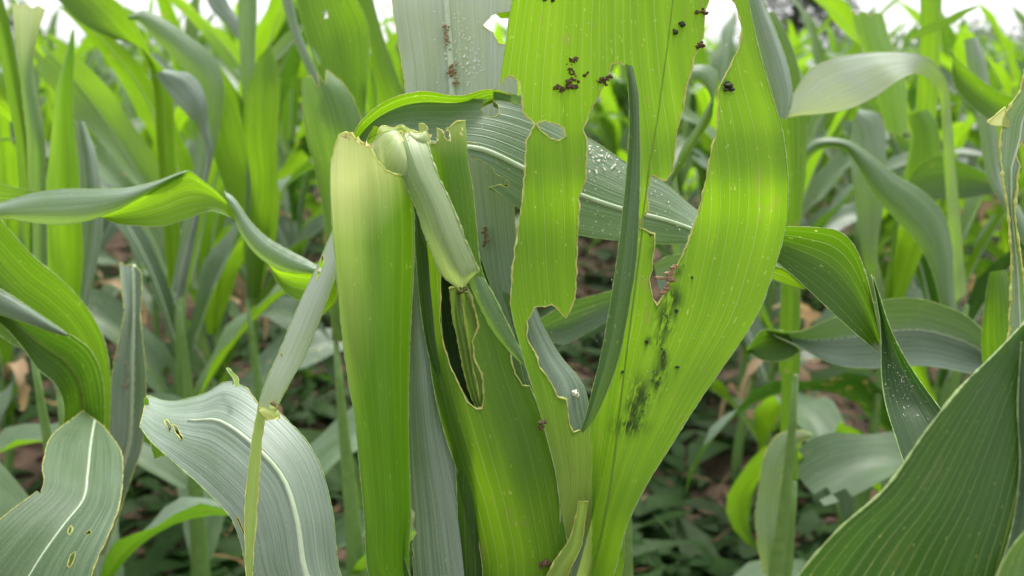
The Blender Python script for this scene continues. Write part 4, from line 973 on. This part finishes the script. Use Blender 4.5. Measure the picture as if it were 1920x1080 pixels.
def field_plant_data(seed, H):
    rg = random.Random(seed)
    parts = []
    pts = [Vector((.012 * math.sin(i * .8 + seed), .012 * math.sin(i * .6), -.03 + H * .62 * i / 10)) for i in range(11)]
    TV, TF = tube(pts, [.014 - .0006 * i for i in range(11)], 8)
    parts.append(('stalk', mesh('stalk', TV, TF, [M_STALK]), None, None))
    az = rg.uniform(0, 6.28)
    n = rg.randint(8, 10)
    for i in range(n):
        t = i / (n - 1)
        a = az + (i % 2) * math.pi + rg.gauss(0, .35)
        z0 = H * (.20 + .43 * t)
        L = rg.uniform(.48, .66) * (1 - .25 * abs(t - .55)) * H / 1.15
        young = t > .75
        ang = R(rg.uniform(50, 68) + 18 * t)
        droop = rg.uniform(1.5, 2.6) * (1 - .75 * t)
        chop = rg.uniform(.4, .75) if rg.random() < .3 else None
        V, UV, F = blade_mesh(rg, L, rg.uniform(.065, .09) * (.8 if young else 1), ang, a, droop, z0, rg.gauss(0, .9), chop, bites=rg.choice((0, 0, 1, 3)))
        me = mesh('leaf', V, F, [M_LEAF]); set_uv(me, UV)
        nseg, nw = 18, 6
        mp = [V[j * (nw + 1) + nw // 2] for j in range(nseg)]
        TV, TF = tube(mp, [max(.0006, .0024 * (1 - j / nseg)) for j in range(nseg)], 5)
        c = (min(.42, max(0, rg.gauss(.22, .16) + (.2 if young else 0) )), rg.uniform(.2, .85) * (.5 + .5 * t), rg.choice((.1, .4, .9)), 1)
        parts.append(('leaf', me, mesh('midrib', TV, TF, [M_MID if rg.random() < .7 else M_MIDG]), c))
    for i in range(rg.randint(2, 3)):                 # withered lower leaves
        V, UV, F = blade_mesh(rg, rg.uniform(.2, .38), rg.uniform(.012, .035), R(rg.uniform(10, 60)), rg.uniform(0, 6.28), rg.uniform(2.5, 4.5), H * rg.uniform(.1, .45), rg.gauss(0, 2.5), None, bites=2, nw=3, nseg=12)
        me = mesh('dried_leaf', V, F, [M_DRY]); set_uv(me, UV)
        parts.append(('dried_leaf', me, None, None))
    return parts

def put(parts, loc, rot, sc, label, group, tilt=(0, 0)):
    e = bpy.data.objects.new('corn_plant', None)
    col.objects.link(e)
    e.location = loc; e.rotation_euler = (tilt[0], tilt[1], rot); e.scale = (sc, sc, sc)
    e.empty_display_size = .1
    tag(e, label, 'corn plant', group)
    for nm, me, mid, c in parts:
        o = bpy.data.objects.new(nm, me); col.objects.link(o); o.parent = e
        if c:
            k = rng.gauss(0, .08)
            o.color = (min(1, max(0, c[0] + k)), c[1], c[2], 1)
        if mid:
            m = bpy.data.objects.new('midrib', mid); col.objects.link(m); m.parent = o
    return e

protos = [field_plant_data(100 + k, 1.12 + .05 * (k % 3)) for k in range(9)]
GROUP = 'young corn plants filling the field behind'
LABEL = 'chewed green corn plant standing in the field behind the front plants'
cnt = 0
spots = []
row = 0
x = -7.5
taken = [at(640, 640, .95), at(1480, 900, 1.0), at(905, 1500, .43)]
while x < 7.6:
    y = 1.15 + rng.random() * .3
    while y < 10.5:
        px = x + rng.gauss(0, .05); py = y + rng.gauss(0, .05)
        if py < 3.6 and abs(px + .02) < .42: y += .3; continue
        if abs(px) < .62 * py + .25 and not any((px - t.x) ** 2 + (py - t.y) ** 2 < .09 for t in taken):
            spots.append((py, px))
        y += rng.uniform(.27, .40)
    x += .58
spots.sort()
for (py, px) in spots[:270]:
    h = rng.uniform(.86, 1.10) * (1 if py > 2 else .95)
    put(rng.choice(protos), (px, py, ground_z(px, py)), rng.uniform(0, 6.28), h, LABEL, GROUP, (rng.gauss(0, .05), rng.gauss(0, .05)))
far = [s for s in spots[270:]]
y = 10.5
while y < 60:
    xx = -.62 * y
    while xx < .62 * y:
        far.append((y + rng.gauss(0, .15), xx + rng.gauss(0, .15))); xx += .66 if y < 20 else 1.3
    y += .4 if y < 16 else (.9 if y < 30 else 2.5)
# everything farther on reads as one mass
V, UV, F = [], [], []
base = []
for k in range(5):
    rg = random.Random(500 + k)
    bv, bu, bf = [], [], []
    for i in range(8):
        t = i / 7
        v, u, f = blade_mesh(rg, rg.uniform(.5, .65), .085, R(50 + 30 * t), i * math.pi + rg.gauss(0, .5), rg.uniform(1.4, 2.4) * (1 - .7 * t), 1.1 * (.12 + .5 * t), rg.gauss(0, .8), nseg=7, nw=2)
        b = len(bv); bv += v; bu += u; bf += [tuple(q + b for q in g) for g in f]
    base.append((np.array([tuple(v) for v in bv]), bu, bf))
for (py, px) in far:
    bv, bu, bf = rng.choice(base)
    a = rng.uniform(0, 6.28); s = rng.uniform(.88, 1.08)
    ca, sa = math.cos(a) * s, math.sin(a) * s
    P = np.stack([bv[:, 0] * ca - bv[:, 1] * sa + px, bv[:, 0] * sa + bv[:, 1] * ca + py, bv[:, 2] * s], -1)
    b = len(V); V += P.tolist(); UV += bu; F += [tuple(q + b for q in g) for g in bf]
me = mesh('distant_corn', V, F, [M_LEAF]); set_uv(me, UV)
o = link('distant_corn', me); o.color = (.35, .6, .1, 1)
tag(o, 'distant corn of the field reading as one green mass', 'corn field', kind='stuff')

# lower leaves of the traced neighbours
for k, e in enumerate(TRACED):
    top = e['_top']; del e['_top']
    if k not in (5, 6, 7, 8, 9, 12, 13, 14): continue
    rg = random.Random(900 + k)
    for i in range(3):
        az = rg.uniform(.15, math.pi - .15) if i % 2 else rg.choice((rg.uniform(-.5, .2), math.pi + rg.uniform(-.2, .5)))
        V, UV, F = blade_mesh(rg, rg.uniform(.38, .55), rg.uniform(.06, .085), R(rg.uniform(35, 60)), az, rg.uniform(1.8, 2.8), top * (.3 + .16 * i), rg.gauss(0, .8), rg.choice((None, None, .6)), bites=rg.choice((0, 2)))
        me = mesh('leaf', V, F, [M_LEAF]); set_uv(me, UV)
        o = bpy.data.objects.new('leaf', me); col.objects.link(o); o.parent = e
        o.color = (rg.uniform(.1, .4), rg.uniform(.3, .7), .2, 1)

# ================================================================== far trees
M_CROWN = thin_mat('tree_leaf', (0.045, 0.075, 0.035), (0.08, 0.14, 0.03), .2, .6, .5, (0.025, 0.045, 0.02))
M_BARK = solid_mat('bark', (0.12, 0.09, 0.07), (0.06, 0.045, 0.035), 3, .9, .5)
def tree(label, x, y, H, Wd, seed, low=.3, nleaf=2600, leaf_s=.34):
    rg = random.Random(seed)
    e = bpy.data.objects.new('tree', None); col.objects.link(e); e.location = (x, y, 0)
    tag(e, label, 'tree')
    V, F = [], []
    tube([(0, 0, -.2), (.1, 0, H * .3), (0, .1, H * .6), (.1, 0, H * .85)], [H * .03, H * .024, H * .015, H * .006], 8, V, F)
    clumps = []
    for k in range(16):
        a = rg.uniform(0, 6.28); rr = Wd * .5 * math.sqrt(rg.random()); z = H * rg.uniform(low, .95)
        rr *= 1 - .5 * max(0, z / H - .6)
        c = Vector((math.cos(a) * rr, math.sin(a) * rr, z)); clumps.append((c, rg.uniform(.12, .22) * Wd))
        tube([(0, 0, z * .55), tuple((Vector((0, 0, z * .6)) + c) / 2), tuple(c)], [H * .01, H * .006, H * .002], 5, V, F)
    t = bpy.data.objects.new('trunk', mesh('trunk', V, F, [M_BARK])); col.objects.link(t); t.parent = e
    V, F = [], []
    for k in range(nleaf):
        c, r = rg.choice(clumps)
        d = Vector((rg.gauss(0, 1), rg.gauss(0, 1), rg.gauss(0, .75))).normalized() * r * rg.random() ** .4 * 1.15
        d2 = Vector((rg.gauss(0, 1), rg.gauss(0, 1), rg.gauss(0, 1)))
        quad_leaf(V, F, c + d, d2, Vector((rg.gauss(0, 1), rg.gauss(0, 1), 1)), leaf_s * rg.uniform(.6, 1.3), leaf_s * .7, .3, 1)
    t = bpy.data.objects.new('crown', mesh('crown', V, F, [M_CROWN], False)); col.objects.link(t); t.parent = e
    return e
def world_x(px, dist): return (px - 960) / FPX * dist * .98
tree('tall dark leafy tree on the horizon at the upper right of the bright leaf', world_x(1478, 34), 34, 4.3, 3.6, 1, .25, 4600, .27)
tree('small rounded tree on the horizon near the right edge', world_x(1880, 46), 46, 2.7, 4.2, 2, .2, 1600, .3)
tree('low rounded tree on the horizon at the right edge, beside the small one', world_x(1990, 50), 50, 3.2, 5, 3, .2, 1600, .3)
tree('dark treetop on the horizon at the far left', world_x(20, 42), 42, 3.4, 3.4, 4, .2, 1200, .28)
tree('pale distant tree on the horizon left of centre', world_x(330, 70), 70, 2.6, 6, 5, .2, 1200, .4)
